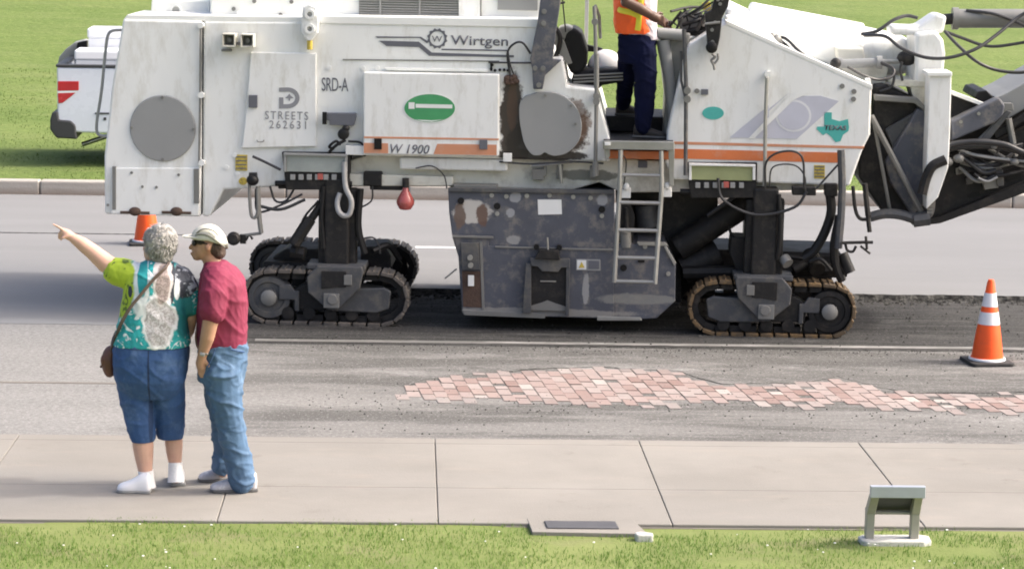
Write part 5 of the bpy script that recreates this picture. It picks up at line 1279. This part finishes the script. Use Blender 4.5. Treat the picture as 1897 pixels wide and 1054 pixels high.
# capri trousers
b = MB()
sect(b, FW, [(281, 628, 0, 69, .175), (280, 650, 0, 71, .19), (279, 675, 0, 70, .20), (279, 700, 0, 66, .19), (279, 716, 0, 60, .16), (279, 735, 0, 48, .11)])
limb(b, [PW(250, 680), PW(252, 730, .0), PW(258, 775, 0), PW(264, 806, .005)], rw(37, 33, 28, 25))
limb(b, [PW(308, 680), PW(313, 730, .03), PW(315, 775, .07), PW(316, 803, .10)], rw(34, 31, 27.5, 26))
def flat_hem(z, zz=None):
    def f(me):
        for v in me.vertices:
            if v.co.z < z: v.co.z = z
    return f
organic('capri_trousers', b, .008, 'denim_dark', woman, 6, fold=[(.006, (6, 6, 7), 1), (.002, (18, 18, 22), 5)], extra=flat_hem(FW.p(264, 817, 0).z))
def shoe(parent, F, heel, toe, zsole, ln, wd, hgt, m_, name='shoe'):
    """heel / toe as world xy points"""
    h_ = Vector((heel.x, heel.y, 0)); t_ = Vector((toe.x, toe.y, 0)); u = (t_-h_).normalized(); s_ = Vector((-u.y, u.x, 0))
    b = MB(); prof = [(0, .42, .95), (.12, .47, 1.0), (.3, .44, .95), (.45, .42, .78), (.62, .49, .60), (.8, .5, .5), (.93, .42, .42), (1.0, .22, .28)]
    seg = 16; vs = []
    for (t, ww, hh) in prof:
        for k in range(seg):
            a = 2*math.pi*k/seg; q = h_+u*(t*ln)+s_*(ww*wd*math.cos(a))
            zz = zsole+hgt*hh*.5+hgt*hh*.5*math.sin(a)
            if math.sin(a) < 0: zz = zsole+max(0, hgt*hh*.5*(1+math.sin(a)*1.6))
            vs.append((q.x, q.y, zz))
    n = len(prof)
    fs = [(i*seg+k, i*seg+(k+1) % seg, (i+1)*seg+(k+1) % seg, (i+1)*seg+k) for i in range(n-1) for k in range(seg)]+[tuple(range(seg))[::-1], tuple(range((n-1)*seg, n*seg))]
    b.add(vs, fs)
    o = b.build(name, m_, parent, smooth=True); sb = o.modifiers.new('s', 'SUBSURF'); sb.levels = 1; sb.render_levels = 2
    sole = MB(); pts = []
    for (t, ww, hh) in prof: pts.append(h_+u*(t*ln)+s_*(ww*wd*1.06))
    for (t, ww, hh) in prof[::-1]: pts.append(h_+u*(t*ln)-s_*(ww*wd*1.06))
    sole.hprism([(p.x, p.y) for p in pts], zsole, zsole+.018)
    sole.build('sole', 'sole_dark' if m_ != 'shoe_white' else 'disc_grey', o, bevel=.004)
    return o
def gl(F, px, py, z=SZ): return F.g(px, py, z)
shoe(woman, FW, gl(FW, 280, 912), gl(FW, 238, 914)+Vector((0, .04, 0)), SZ+.002, .21, .092, .125, 'shoe_white')
shoe(woman, FW, gl(FW, 331, 901), gl(FW, 316, 880)+Vector((-.0, .1, 0)), SZ+.002, .24, .092, .125, 'shoe_white')
b = MB(); b.tube([PW(270, 871), PW(271, 885), PW(272, 902)], rw(14.5, 14.5, 17), 16); b.build('sock', 'sock_white', woman, smooth=True)
b = MB(); b.tube([PW(325, 856, .12), PW(325, 874, .11), PW(326, 892, .10)], rw(13.5, 13.5, 16), 16); b.build('sock', 'sock_white', woman, smooth=True)
# shoulder bag
bag = thing('shoulder_bag', 'small brown shoulder bag on a long dark strap across the woman\'s back', 'bag', FW)
b = MB(); b.ell(PW(203, 670, .02), tuple(rw(15, 20, 30)), 18, 12)
b.ell(PW(206, 655, .02), tuple(rw(12, 18, 16)), 14, 8)
organic('pouch', b, .006, 'leather', bag, 6)
b = MB(); b.ell(PW(192, 668, -.01), tuple(rw(6, 8, 12)), 10, 6); b.cyl(PW(190, 676, 0), PW(186, 680, 0), .008, seg=8); b.build('flap', 'leather', bag, smooth=True)
b = MB(); pts = cr([PW(312, 488, -.06), PW(306, 497, -.135), PW(285, 517, -.165), PW(262, 545, -.175), PW(240, 572, -.17), (PW(222, 605, -.13)), PW(211, 640, -.04), PW(206, 655, .0)], 6)
b.tube(pts, [(.017, .005)]*len(pts), 10, ref=(0, -1, .3))
st = b.build('strap', 'strap', bag, smooth=True)
b = MB(); pts = cr([PW(312, 488, -.06), PW(314, 484, 0), PW(305, 492, .1), PW(280, 520, .16), PW(240, 580, .18), PW(215, 620, .12), PW(207, 652, .03)], 6)
b.tube(pts, [(.017, .005)]*len(pts), 10, ref=(0, 1, .3)); b.build('strap', 'strap', bag, smooth=True)
# ---------- the man beside her, facing left
mf = G(437, 908, SZ); FM = Frame(mf, Vector((1, 0, 0)))
PM = lambda px, py, d=0.0: tuple(FM.p(px, py, d))
man = thing('person', 'man in maroon T-shirt, pale cap and blue jeans standing with a hand in his pocket', 'person', FM)
b = MB()
limb(b, [PM(412, 620), PM(413, 560), PM(409, 530)], rw(32, 32, 28))
limb(b, [PM(402, 505, 0), PM(394, 487, 0), PM(388, 470, 0)], rw(22, 17, 17))
b.ell(PM(387, 450, 0), tuple(rw(27, 24, 29)))
b.ell(PM(374, 462, 0), tuple(rw(17, 19, 20)))            # face
b.ell(PM(365, 475, 0), tuple(rw(9, 11, 8)))              # chin
limb(b, [PM(359, 450, 0), PM(353, 459, 0)], rw(3.5, 4.2), 8)   # nose
b.ell(PM(356, 469, 0), tuple(rw(4, 8, 2.6)))             # lips
b.ell(PM(357.5, 472, 0), tuple(rw(3.6, 7, 2.2)))
b.ell(PM(385, 459, -.085), tuple(rw(5, 3, 7)))           # ear
b.ell(PM(385, 459, .085), tuple(rw(5, 3, 7)))
# near arm, hand going into pocket
limb(b, [PM(402, 522, -.12), PM(395, 550, -.18), PM(391, 590, -.20), PM(384, 625, -.19), PM(377, 650, -.16), PM(374, 660, -.15)], rw(14, 15, 15, 13.5, 10, 9))
limb(b, [PM(374, 660, -.15), PM(372, 672, -.13), PM(374, 680, -.12)], rw(9, 10, 10))
for k in range(4): limb(b, [PM(368+k*4, 682, -.13), PM(369+k*4, 691, -.125), PM(372+k*4, 698, -.12)], rw(3.2, 3, 2.6), 8)
limb(b, [PM(380, 668, -.15), PM(386, 676, -.15), PM(388, 683, -.145)], rw(3.4, 3.1, 2.6), 8)
# far arm, hand at the waist in front
limb(b, [PM(402, 522, .12), PM(386, 560, .19), PM(376, 600, .18), PM(370, 625, .10)], rw(14, 14, 13, 10))
limb(b, [PM(370, 625, .10), PM(371, 636, .06)], rw(9.5, 9.5))
for k in range(4): limb(b, [PM(366, 640, .08-k*.02), PM(369, 648, .07-k*.02), PM(374, 652, .07-k*.02)], rw(3.2, 3, 2.6), 8)
# legs inside the jeans
limb(b, [PM(410, 680, -.08), PM(424, 780, -.09), PM(446, 893, -.03)], rw(20, 13, 10))
limb(b, [PM(410, 680, .08), PM(412, 780, .14), PM(413, 875, .2)], rw(20, 12, 10))
organic('body', b, .006, 'skin_tan', man)
b = MB(); b.ell(PM(398, 455, 0), tuple(rw(21, 24, 22))); b.ell(PM(405, 468, 0), tuple(rw(14, 20, 13))); b.ell(PM(380, 447, 0), tuple(rw(20, 23.5, 12)))
organic('hair', b, .007, 'hair_brown', man, 4)
# cap: crown, dark panels, brim
b = MB(); c0 = PM(388, 442, 0); vs = []; rings = 9; seg = 28
for i in range(rings+1):
    t = math.pi/2*i/rings
    for k in range(seg):
        a = 2*math.pi*k/seg; x = 34*k_*math.sin(t)*math.cos(a); z = 27*k_*math.cos(t)
        if x > 0: z -= x*.35*math.sin(t)
        vs.append((c0[0]+x, c0[1]+28.5*k_*math.sin(t)*math.sin(a), c0[2]+z))
b.add(vs, [(i*seg+k, (i+1)*seg+k, (i+1)*seg+(k+1) % seg, i*seg+(k+1) % seg) for i in range(rings) for k in range(seg)])
cap = b.build('cap', 'cap_khaki', man, smooth=True); sd_ = cap.modifiers.new('s', 'SOLIDIFY'); sd_.thickness = .005
b = MB(); pts = []
for k in range(13):
    a = R(100+160*k/12); pts.append((c0[0]+33*k_*math.cos(a), c0[1]+27*k_*math.sin(a)))
out = []
for k in range(13):
    a = R(260-160*k/12); out.append((c0[0]-14*k_+36*k_*math.cos(a) if abs(math.cos(a)) > .2 else c0[0]+33*k_*math.cos(a), c0[1]+25*k_*math.sin(a)))
b.hprism(pts+out, c0[2]+.010, c0[2]+.016); br = b.build('brim', 'cap_khaki', cap)
b = MB()
for dy, a0 in ((0, 0), (1, 1)):
    pts = [tuple(Vector(PM(px, py, dd))) for px, py, dd in ([(364, 432, -.062), (372, 426, -.072), (383, 424, -.082), (396, 428, -.086), (404, 436, -.086)] if dy == 0 else [(362, 436, -.06), (376, 434, -.085), (390, 438, -.094), (406, 450, -.088), (417, 458, -.06)])]
    pp = cr(pts, 5); b.tube(pp, [(.007, .004)]*len(pp), 8, ref=(0, -1, .2))
b.build('cap_trim', 'cap_dark', cap, smooth=True)
b = MB(); b.tube([PM(417, 452, -.03), PM(420, 458, 0), PM(417, 452, .03)], .012, 8); b.build('cap_strap', 'cap_dark', cap, smooth=True)
b = MB(); b.ell(PM(360, 450, -.035), tuple(rw(5, 9, 6.5)), 12, 8); b.ell(PM(360, 450, .035), tuple(rw(5, 9, 6.5)), 12, 8)
b.tube([PM(362, 449, -.06), PM(372, 450, -.08), PM(384, 452, -.088)], .0035, 6); b.build('sunglasses', 'lens_black', man, smooth=True)
# shirt
b = MB()
sect(b, FM, [(412, 640, 0, 46, .155), (412, 612, 0, 46, .165), (412, 580, 0, 47, .175), (413, 550, 0, 46, .19), (412, 522, 0, 43, .20), (408, 503, 0, 35, .18), (402, 490, 0, 25, .11), (399, 482, 0, 19, .075)])
limb(b, [PM(402, 517, -.12), PM(397, 545, -.175), PM(394, 575, -.195)], rw(27, 27, 25))
limb(b, [PM(402, 517, .12), PM(388, 548, .18), PM(384, 572, .19)], rw(27, 26, 23))
organic('shirt', b, .007, 'maroon_shirt', man, 7, fold=[(.007, (6, 6, 3.5), 4), (.003, (16, 16, 9), 7)])
b = MB()
sect(b, FM, [(414, 632, 0, 45, .15), (414, 655, 0, 46, .165), (412, 680, 0, 44, .17), (410, 705, 0, 42, .16)])
limb(b, [PM(413, 690, -.08), PM(418, 740, -.09), PM(427, 785, -.09), (PM(437, 835, -.06)), PM(446, 878, -.03), PM(447, 890, -.03)], rw(37, 32, 26, 26, 26.5, 26))
limb(b, [PM(407, 690, .08), PM(408, 740, .11), PM(412, 785, .14), PM(414, 835, .18), PM(412, 862, .2)], rw(34, 28, 22, 20, 20))
organic('jeans', b, .008, 'denim_light', man, 5, fold=[(.010, (5, 5, 9), 3), (.005, (9, 9, 20), 6)])
b = MB(); b.tube([PM(369, 652, -.17), PM(383, 656, -.19), PM(386, 655, -.13)], .006, 8); b.tube([PM(371, 655, -.19), PM(379, 657, -.195)], .013, 8); b.build('watch', 'bare_metal', man, smooth=True)
b = MB()
pts = cr([PM(428, 648, -.165), PM(440, 650, -.15), PM(452, 652, -.1)], 4); b.tube(pts, .004, 6); b.build('pocket_seam', 'denim_dark', man, smooth=True)
b = MB(); pts = cr([PM(398, 646, -.17), PM(394, 662, -.165), PM(384, 680, -.16)], 4); b.tube(pts, .004, 6)
b.build('pocket_seam', 'denim_dark', man, smooth=True)
shoe(man, FM, gl(FM, 477, 908), gl(FM, 395, 910), SZ+.002, .295, .105, .125, 'shoe_grey')
shoe(man, FM, gl(FM, 448, 886), gl(FM, 385, 890), SZ+.002, .28, .105, .12, 'shoe_grey')
# ---------- the operator on the platform
FO = M
zo = zf
ofoot = M.g(1190, 246, zo)
oy = .33
PO = lambda px, py, d=0.0: tuple(M.p(px, py, oy+d))
ko = abs(M.p(1200, 150, oy).x-M.p(1100, 150, oy).x)/100
def ro(*v): return [x*ko for x in v]
op = thing('person', 'machine operator in orange vest with yellow bands and navy trousers standing on the platform', 'person', M)
b = MB()
limb(b, [PO(1180, 60), PO(1178, 20), PO(1180, -25), PO(1184, -60)], ro(26, 27, 30, 26))
limb(b, [PO(1186, -70), PO(1190, -92), PO(1194, -105)], ro(16, 11, 11))
b.ell(PO(1195, -118, 0), tuple(ro(17, 15, 22))); b.ell(PO(1206, -108, 0), tuple(ro(9, 10, 12)))
limb(b, [PO(1210, -122, 0), PO(1215, -114, 0)], ro(2.5, 3), 8)
b.ell(PO(1211, -104, 0), tuple(ro(3, 5, 2))); b.ell(PO(1194, -115, -.075), tuple(ro(4, 2, 5))); b.ell(PO(1194, -115, .075), tuple(ro(4, 2, 5)))
limb(b, [PO(1172, -62, -.2), PO(1158, -20, -.24), PO(1160, 4, -.26), PO(1188, 18, -.26), PO(1208, 30, -.25)], ro(15, 13, 11, 10, 8))
limb(b, [PO(1208, 30, -.25), PO(1216, 34, -.24)], ro(9, 9))
for k in range(4): limb(b, [PO(1218, 28+k*4, -.24), PO(1228, 31+k*4, -.24), PO(1231, 38+k*4, -.22)], ro(3, 2.8, 2.4), 8)
limb(b, [PO(1214, 28, -.22), PO(1221, 24, -.19), PO(1227, 26, -.17)], ro(3.2, 2.9, 2.4), 8)
limb(b, [PO(1176, -62, .2), PO(1162, -15, .25), PO(1190, 15, .25), PO(1222, 38, .2)], ro(15, 12, 10, 8))
limb(b, [PO(1222, 38, .2), PO(1230, 42, .19)], ro(9, 9))
for k in range(4): limb(b, [PO(1231, 38+k*4, .19), PO(1240, 41+k*4, .19), PO(1243, 47+k*4, .18)], ro(3, 2.8, 2.4), 8)
limb(b, [PO(1190, 80, -.06), PO(1192, 150, -.08), PO(1191, 240, -.06)], ro(18, 13, 9))
limb(b, [PO(1168, 80, .1), PO(1160, 150, .25), PO(1155, 195, .5)], ro(16, 11, 8))
organic('body', b, .007, 'skin_dark', op)
b = MB()
sect(b, M, [(1184, 74, oy, 37, .15), (1182, 55, oy, 37, .155), (1180, 30, oy, 36, .16), (1180, 0, oy, 37, .17), (1181, -30, oy, 38, .17), (1183, -52, oy, 34, .15), (1186, -66, oy, 20, .1), (1188, -74, oy, 13, .07)])
limb(b, [PO(1172, -52, -.19), PO(1162, -30, -.225)], ro(19, 17)); limb(b, [PO(1176, -52, .19), PO(1165, -30, .23)], ro(19, 17))
organic('shirt', b, .009, 'shirt_pale', op, 6, fold=[(.006, (10, 10, 8), 2)])
b = MB()
sect(b, M, [(1176, 62, oy, 36, .175), (1174, 45, oy, 37, .18), (1172, 20, oy, 36, .185), (1172, 0, oy, 35, .19), (1174, -30, oy, 36, .185), (1178, -52, oy, 30, .165), (1182, -64, oy, 18, .11)])
organic('safety_vest', b, .009, 'vest_orange', op, 6, fold=[(.006, (9, 9, 6), 6)])
b = MB()
pp = cr([PO(1138, 14, -.06), PO(1150, 20, -.17), PO(1168, 24, -.2), PO(1184, 31, -.2)], 5); b.tube(pp, [(.025, .006)]*len(pp), 8, ref=(0, 0, 1))
pp = cr([PO(1184, 31, -.2), PO(1183, 45, -.2), PO(1181, 57, -.19)], 5); b.tube(pp, [(.025, .006)]*len(pp), 8, ref=(1, 0, 0))
pp = cr([PO(1183, -50, -.17), PO(1187, -20, -.2), PO(1187, 8, -.2), PO(1184, 31, -.2)], 5); b.tube(pp, [(.025, .006)]*len(pp), 8, ref=(1, 0, 0))
b.build('vest_band', 'vest_yellow', op, smooth=True)
b = MB()
sect(b, M, [(1181, 62, oy, 36, .16), (1180, 85, oy, 36, .165), (1180, 105, oy, 34, .16), (1179, 118, oy, 31, .15)])
limb(b, [PO(1192, 95, -.06), PO(1196, 140, -.08), PO(1194, 190, -.07), PO(1191, 236, -.06)], ro(25, 22, 19, 15.5))
limb(b, [PO(1166, 95, .08), PO(1160, 140, .22), PO(1155, 192, .5)], ro(22, 18, 14))
organic('trousers', b, .009, 'navy_cloth', op, 6, fold=[(.008, (7, 7, 9), 1)])
q = Vector((M.p(1173, 245, oy).x, oy-.04, 0)); shoe(op, M, q, q+Vector((1, -.15, 0)), zo+.001, .30, .11, .12, 'boot', 'boot')
q = Vector((M.p(1140, 200, .86).x, .86, 0)); shoe(op, M, q, q+Vector((1, -.1, 0)), zf+.141, .28, .11, .12, 'boot', 'boot')
b = MB(); c0 = PO(1194, -126, 0); b.ell(c0, tuple(ro(21, 19, 17)), 20, 12); b.cyl((c0[0]+.02, c0[1], c0[2]-.03), (c0[0]+.02, c0[1], c0[2]-.015), .135, seg=24); b.build('hard_hat', 'helmet', op, smooth=True)
# hard hat lying on the seat
hz = thing('hard_hat', 'white hard hat lying on the black operator seat', 'hard hat', M)
b = MB(); c = M.p(1122, 120, .74); vs = []; seg = 28
for i in range(10):
    t = math.pi/2*i/9
    for k in range(seg):
        a = 2*math.pi*k/seg; vs.append((c.x+.165*math.sin(t)*math.cos(a), c.y+.135*math.sin(t)*math.sin(a), c.z-.03+.165*math.cos(t)))
b.add(vs, [(i*seg+k, (i+1)*seg+k, (i+1)*seg+(k+1) % seg, i*seg+(k+1) % seg) for i in range(9) for k in range(seg)])
o = b.build('shell', 'helmet', hz, smooth=True); s_ = o.modifiers.new('s', 'SOLIDIFY'); s_.thickness = .006
b = MB(); pts = [(c.x+.172*math.cos(a)+(.06*max(0, math.cos(a))**2), c.y+.13*math.sin(a)) for a in [2*math.pi*k/28 for k in range(28)]]; b.hprism(pts, c.z-.036, c.z-.028); b.build('brim', 'helmet', hz, bevel=.002)
# ------------------------------------------------------------------ traffic cones
def make_cone(label, loc):
    t = thing('traffic_cone', label, 'traffic cone', loc=loc, group='orange traffic cones on the street')
    b = MB(); pts = []
    for sx_, sy_ in ((1, 1), (-1, 1), (-1, -1), (1, -1)):
        for k in range(4):
            a0 = {(1, 1): 0, (-1, 1): 90, (-1, -1): 180, (1, -1): 270}[(sx_, sy_)]
            a = R(a0+k*30); pts.append((sx_*.15+.035*math.cos(a), sy_*.15+.035*math.sin(a)))
    b.hprism(pts, 0, .03); b.build('base', 'cone_base', t, bevel=.006)
    b = MB(); b.lathe([(.150, .03), (.147, .048), (.132, .058), (.132, .06), (.105, .25), (.030, .69), (.022, .71), (.0, .712)], seg=40); b.build('cone_body', 'cone_orange', t, smooth=True)
    rad = lambda z: .105+(.030-.105)*(z-.25)/(.69-.25)
    for z0, z1 in ((.335, .44), (.485, .60)):
        b = MB(); b.lathe([(rad(z0)-.002, z0), (rad(z0)+.0028, z0+.001), (rad(z1)+.0028, z1-.001), (rad(z1)-.002, z1)], seg=40); b.build('reflective_collar', 'cone_white', t, smooth=True)
    b = MB(); b.lathe([(.149, .0295), (.156, .034), (.152, .048), (.146, .052)], seg=40); b.build('base_ring', 'cone_white', t, smooth=True)
    return t
c1 = make_cone('orange cone with two white collars standing on scraped asphalt at the right', G(1828, 672, 0))
c1.rotation_euler = (0, 0, R(6))
c2 = copy_tree(c1); c2.location = G(272, 452, STEP)
c2['label'] = 'far cone standing under the machine\'s rear end, half hidden by the woman\'s grey hair'
# ------------------------------------------------------------------ the pickup truck on the far lawn
tz = .19
t0 = G(92, 292, tz); FT = Frame(Vector((G(92, 292, .2).x, 31.2, 0)), Vector((1, .03, 0)))
truck = thing('pickup_truck', 'white pickup truck parked on the far lawn behind the milling machine', 'pickup truck', FT)
TP = lambda px, py, d=0.0: FT.p(px, py, d)
yb = TP(120, 124, 0).z; x0 = TP(105, 124, 0).x
def T2(px, py): q = TP(px, py, 0); return (q.x, q.z)
xb = T2(105, 128)[0]
b = MB(); zb0, zb1, zc = T2(130, 245)[1], T2(105, 125)[1], T2(105, 125)[1]+.55
Lb = 1.75
prof = [(xb, zb1), (xb+.01, zb0+.12), (xb+.12, zb0)]
# bed side with wheel arch
arch = [(xb+1.25-.42*math.cos(R(a)), zb0-.02+.42*math.sin(R(a))) for a in range(0, 181, 15)]
arch2 = [(xb+4.55-.42*math.cos(R(a)), zb0-.02+.42*math.sin(R(a))) for a in range(0, 181, 15)]
b.prism([(xb+.0, zb1), (xb, zb0+.15), (xb+.1, zb0)]+arch+arch2+[(xb+5.35, zb0), (xb+5.4, zb0+.45), (xb+5.2, zb1-.08), (xb+3.95, zb1)], 0, .08)
b.prism([(xb+.0, zb1), (xb, zb0+.15), (xb+.1, zb0)]+arch+arch2+[(xb+5.35, zb0), (xb+5.4, zb0+.45), (xb+5.2, zb1-.08), (xb+3.95, zb1)], 1.9, 1.98)
b.box(xb, xb+.07, .0805, 1.8995, zb0+.05, zb1)
b.box(xb+.07, xb+1.75, .0805, 1.8995, zb0+.15, zb0+.2)
b.box(xb+1.75, xb+1.82, .0805, 1.8995, zb0+.15, zb1+.02)
b.prism([(xb+3.9, zb0+.1), (xb+5.38, zb0+.1), (xb+5.38, zb0+.45), (xb+5.15, zb1-.06), (xb+3.9, zb1+.02)], .0805, 1.8995)
tb = b.build('body', 'truck_paint', truck, bevel=.045, bseg=3)
b = MB(); b.prism([(xb+1.84, zb0+.05), (xb+3.9, zb0+.05), (xb+3.9, zb1), (xb+3.3, zb1+.50), (xb+2.05, zb1+.52), (xb+1.84, zb1)], .1, 1.88); b.build('cab', 'truck_paint', truck, bevel=.04)
for s0, s1 in (((xb+1.98, xb+2.85)), ((xb+2.93, xb+3.7))):
    for yy in (.085, 1.88):
        b = MB(); b.prism([(s0+.02, zb1+.04), (s1, zb1+.04), (s1-(.38 if s0 > xb+2.5 else .0), zb1+.42), (s0+.1, zb1+.42)], yy, yy+.02); b.build('window', 'truck_glass', truck)
b = MB(); b.box(xb-.01, xb+1.8, -.012, .09, zb1-.0, zb1+.035); b.box(xb-.01, xb+1.8, 1.88, 1.99, zb1, zb1+.035); b.box(xb-.012, xb+.09, .0905, 1.8795, zb1, zb1+.035)
b.build('bed_rail_cap', 'truck_trim', truck, bevel=.01)
b = MB()
b.prism([T2(107, 151), T2(146, 151), T2(146, 168), T2(107, 169)], -.012, .04); b.prism([T2(107, 173), T2(140, 172), T2(132, 179), T2(116, 191), T2(108, 192)], -.012, .04)
b.build('taillight', 'tail_red', truck, bevel=.006)
b = MB(); b.prism([T2(107, 169), T2(146, 168.5), T2(140, 172), T2(107, 173)], -.010, .03); b.build('reversing_lamp', 'box_white', truck)
b = MB(); q = [T2(93, 222), T2(97, 208), T2(107, 206), T2(110, 222), T2(132, 224), T2(140, 232), T2(143, 258), T2(105, 256), T2(93, 240)]
b.prism(q, -.03, 2.0); b.build('rear_bumper', 'truck_trim', truck, bevel=.02)
b = MB(); b.prism([T2(176, 209), T2(240, 209), T2(240, 212), T2(176, 212)], -.01, .01); b.prism([T2(192, 218), T2(197, 218), T2(197, 223), T2(192, 223)], -.01, .01); b.build('side_trim', 'truck_trim', truck)
b = MB(); b.cyl(TP(152, 268, .5), TP(200, 252, .5), .03); b.build('exhaust_pipe', 'chrome', truck, smooth=True)
for xx in (xb+1.25, xb+4.55):
    for yy in (.02, 1.72):
        b = MB(); R_ = .38; b.lathe([(.0, -.24), (.28, -.24), (R_-.03, -.24), (R_, -.2), (R_, -.03), (R_-.03, 0), (.25, 0), (.24, -.02), (0, -.02)], (xx, yy, zb0-.06), 'y', 36)
        wv = b.build('wheel', 'black_rubber', truck, smooth=True)
        b = MB(); b.lathe([(.24, 0), (.22, .005), (.1, -.02), (.0, -.01)], (xx, yy+.01, zb0-.06), 'y', 24); b.build('rim', 'chrome', wv, smooth=True)
truck.location.z = 0
wbot = zb0-.06-.38
print('truck wheel bottom', wbot, 'lawn', lawn_z(t0.x+1.2, 31.2))
b = MB(); bxz = lambda px, py, d: FT.p(px, py, d)
p0, p1 = FT.p(107, 122, 1.9), FT.p(160, 72, 1.9)
b.prism([(FT.p(x_, y_, 1.7).x, FT.p(x_, y_, 1.7).z) for x_, y_ in [(108, 122), (112, 104), (124, 90), (140, 78), (160, 73), (164, 78), (164, 124)]], 1.55, 1.88)
b.build('bed_cover', 'disc_grey', truck, bevel=.02)
b = MB(); b.prism([(FT.p(x_, y_, 1.6).x, FT.p(x_, y_, 1.6).z) for x_, y_ in [(146, 78), (164, 74), (164, 110), (142, 112)]], 1.4, 1.54); b.build('bed_net', 'vinyl_black', truck, bevel=.01)
def toolbox(label, x0_, x1_, ya, yb_, d0, d1):
    t = thing('toolbox', label, 'toolbox', FT, group='white toolboxes in the pickup bed')
    b = MB(); lo = FT.p(x0_, yb_, d0).z; hi = FT.p(x0_, ya, d0).z; a = FT.p(x0_, yb_, d0).x; c = FT.p(x1_, yb_, d0).x
    zfl = zb0+.201
    b.box(a, c, d0, d1, zfl, hi-.13); b.build('box_body', 'box_white', t, bevel=.01)
    b = MB(); b.box(a-.015, c+.015, d0-.015, d1+.015, hi-.1295, hi); b.build('lid', 'box_white', t, bevel=.025)
    b = MB(); b.box((a+c)/2-.05, (a+c)/2+.05, d0-.03, d0, hi-.2, hi-.14); b.build('latch', 'chrome', t, bevel=.004)
toolbox('lower white toolbox lying along the near side of the pickup bed', 140, 330, 93, 124, .12, .62)
toolbox('taller white toolbox standing behind the lower one in the pickup bed', 164, 330, 53, 100, .70, 1.25)
# ------------------------------------------------------------------ near roadside objects
gz = .14
FS = Frame(G(1655, 1002, gz), Vector((1, .0, 0)))
SP = lambda px, py, d=0.0: FS.p(px, py, d)
sg = thing('sign_stand', 'low grey metal sign stand with tilted panel on a white concrete pad in the grass', 'sign stand', FS)
b = MB(); q = [FS.p(x_, y_, 0) for x_, y_ in ((1592, 1000), (1722, 1000))]
pts = [(q[0].x, -.06), (q[0].x+.03, -.085), (q[1].x-.05, -.08), (q[1].x, -.055), (q[1].x+.005, .05), (q[1].x-.04, .075), (q[0].x+.03, .07), (q[0].x-.005, .03)]
b.hprism(pts, gz-.06, gz+.022); b.build('base', 'concrete_pad', sg, bevel=.008)
zt_ = SP(1610, 944).z; ztop_ = SP(1612, 900, -.14).z
for (px, pt) in ((1610, 1624), (1693, 1704)):
    a = SP(px, 990).x; c = SP(pt, 905, -.14).x; hw = .0245
    b = MB(); b.box(a-hw, a+hw, -.03, .03, gz+.02, zt_)
    vs = [(a-hw, .03, zt_), (a+hw, .03, zt_), (a+hw, -.03, zt_-.02), (a-hw, -.03, zt_-.02), (c-hw, -.11, ztop_), (c+hw, -.11, ztop_), (c+hw, -.15, ztop_-.03), (c-hw, -.15, ztop_-.03)]
    b.add(vs, [(0, 1, 2, 3), (4, 5, 6, 7), (0, 1, 5, 4), (1, 2, 6, 5), (2, 3, 7, 6), (3, 0, 4, 7)])
    b.build('leg', 'post_grey', sg, bevel=.004)
aL, aR = SP(1613, 905, -.16).x, SP(1715, 905, -.16).x
zl = SP(1660, 922, -.16).z
b = MB(); b.box(aL, aR, -.165, -.13, zl, ztop_+.005); b.build('panel_lip', 'panel_blue_grey', sg, bevel=.004)
b = MB()
x0_, x1_ = SP(1618, 944).x, SP(1690, 944).x
vs = [(x0_, .05, zt_-.01), (x1_, .05, zt_-.01), (aR-.03, -.129, ztop_), (aL+.03, -.129, ztop_), (x0_, .05, zt_-.025), (x1_, .05, zt_-.025), (aR-.03, -.129, ztop_-.015), (aL+.03, -.129, ztop_-.015)]
b.add(vs, [(0, 1, 2, 3), (4, 5, 6, 7), (0, 1, 5, 4), (1, 2, 6, 5), (2, 3, 7, 6), (3, 0, 4, 7)]); b.build('sign_panel', 'panel_dark', sg, bevel=.001)
b = MB(); b.cyl((x0_, .02, zt_-.02), (x1_, .02, zt_-.02), .012, seg=10); b.build('cross_bar', 'post_grey', sg, smooth=True)
# flat plaque on a concrete slab
pq = thing('ground_plaque', 'dark metal plaque set flat in a concrete slab at the lawn\'s edge', 'plaque')
def GP(px, py, z=.15): q = G(px, py, z); return (q.x, q.y)
b = MB(); b.hprism([GP(976, 960), GP(1172, 962), GP(1200, 989), GP(986, 985)], .08, .153); b.build('slab', 'sidewalk_concrete', pq, bevel=.004)
b = MB(); b.hprism([GP(1008, 967), GP(1140, 968), GP(1147, 981), GP(1014, 980)], .153, .162); b.build('plate', 'plaque_bronze', pq, bevel=.004)
random.seed(3)
ck = MB(); q = G(1195, 989, .17); ck.hprism([(q.x-.05, q.y-.03), (q.x+.045, q.y-.035), (q.x+.05, q.y+.02), (q.x-.02, q.y+.05), (q.x-.06, q.y+.03)], .12, .175)
o = ck.build('concrete_chunk', 'concrete_pad', bevel=.01); tag(o, 'pale broken lump of concrete lying beside the flat plaque', 'concrete lump')
bpy.data.scenes.remove(TS)
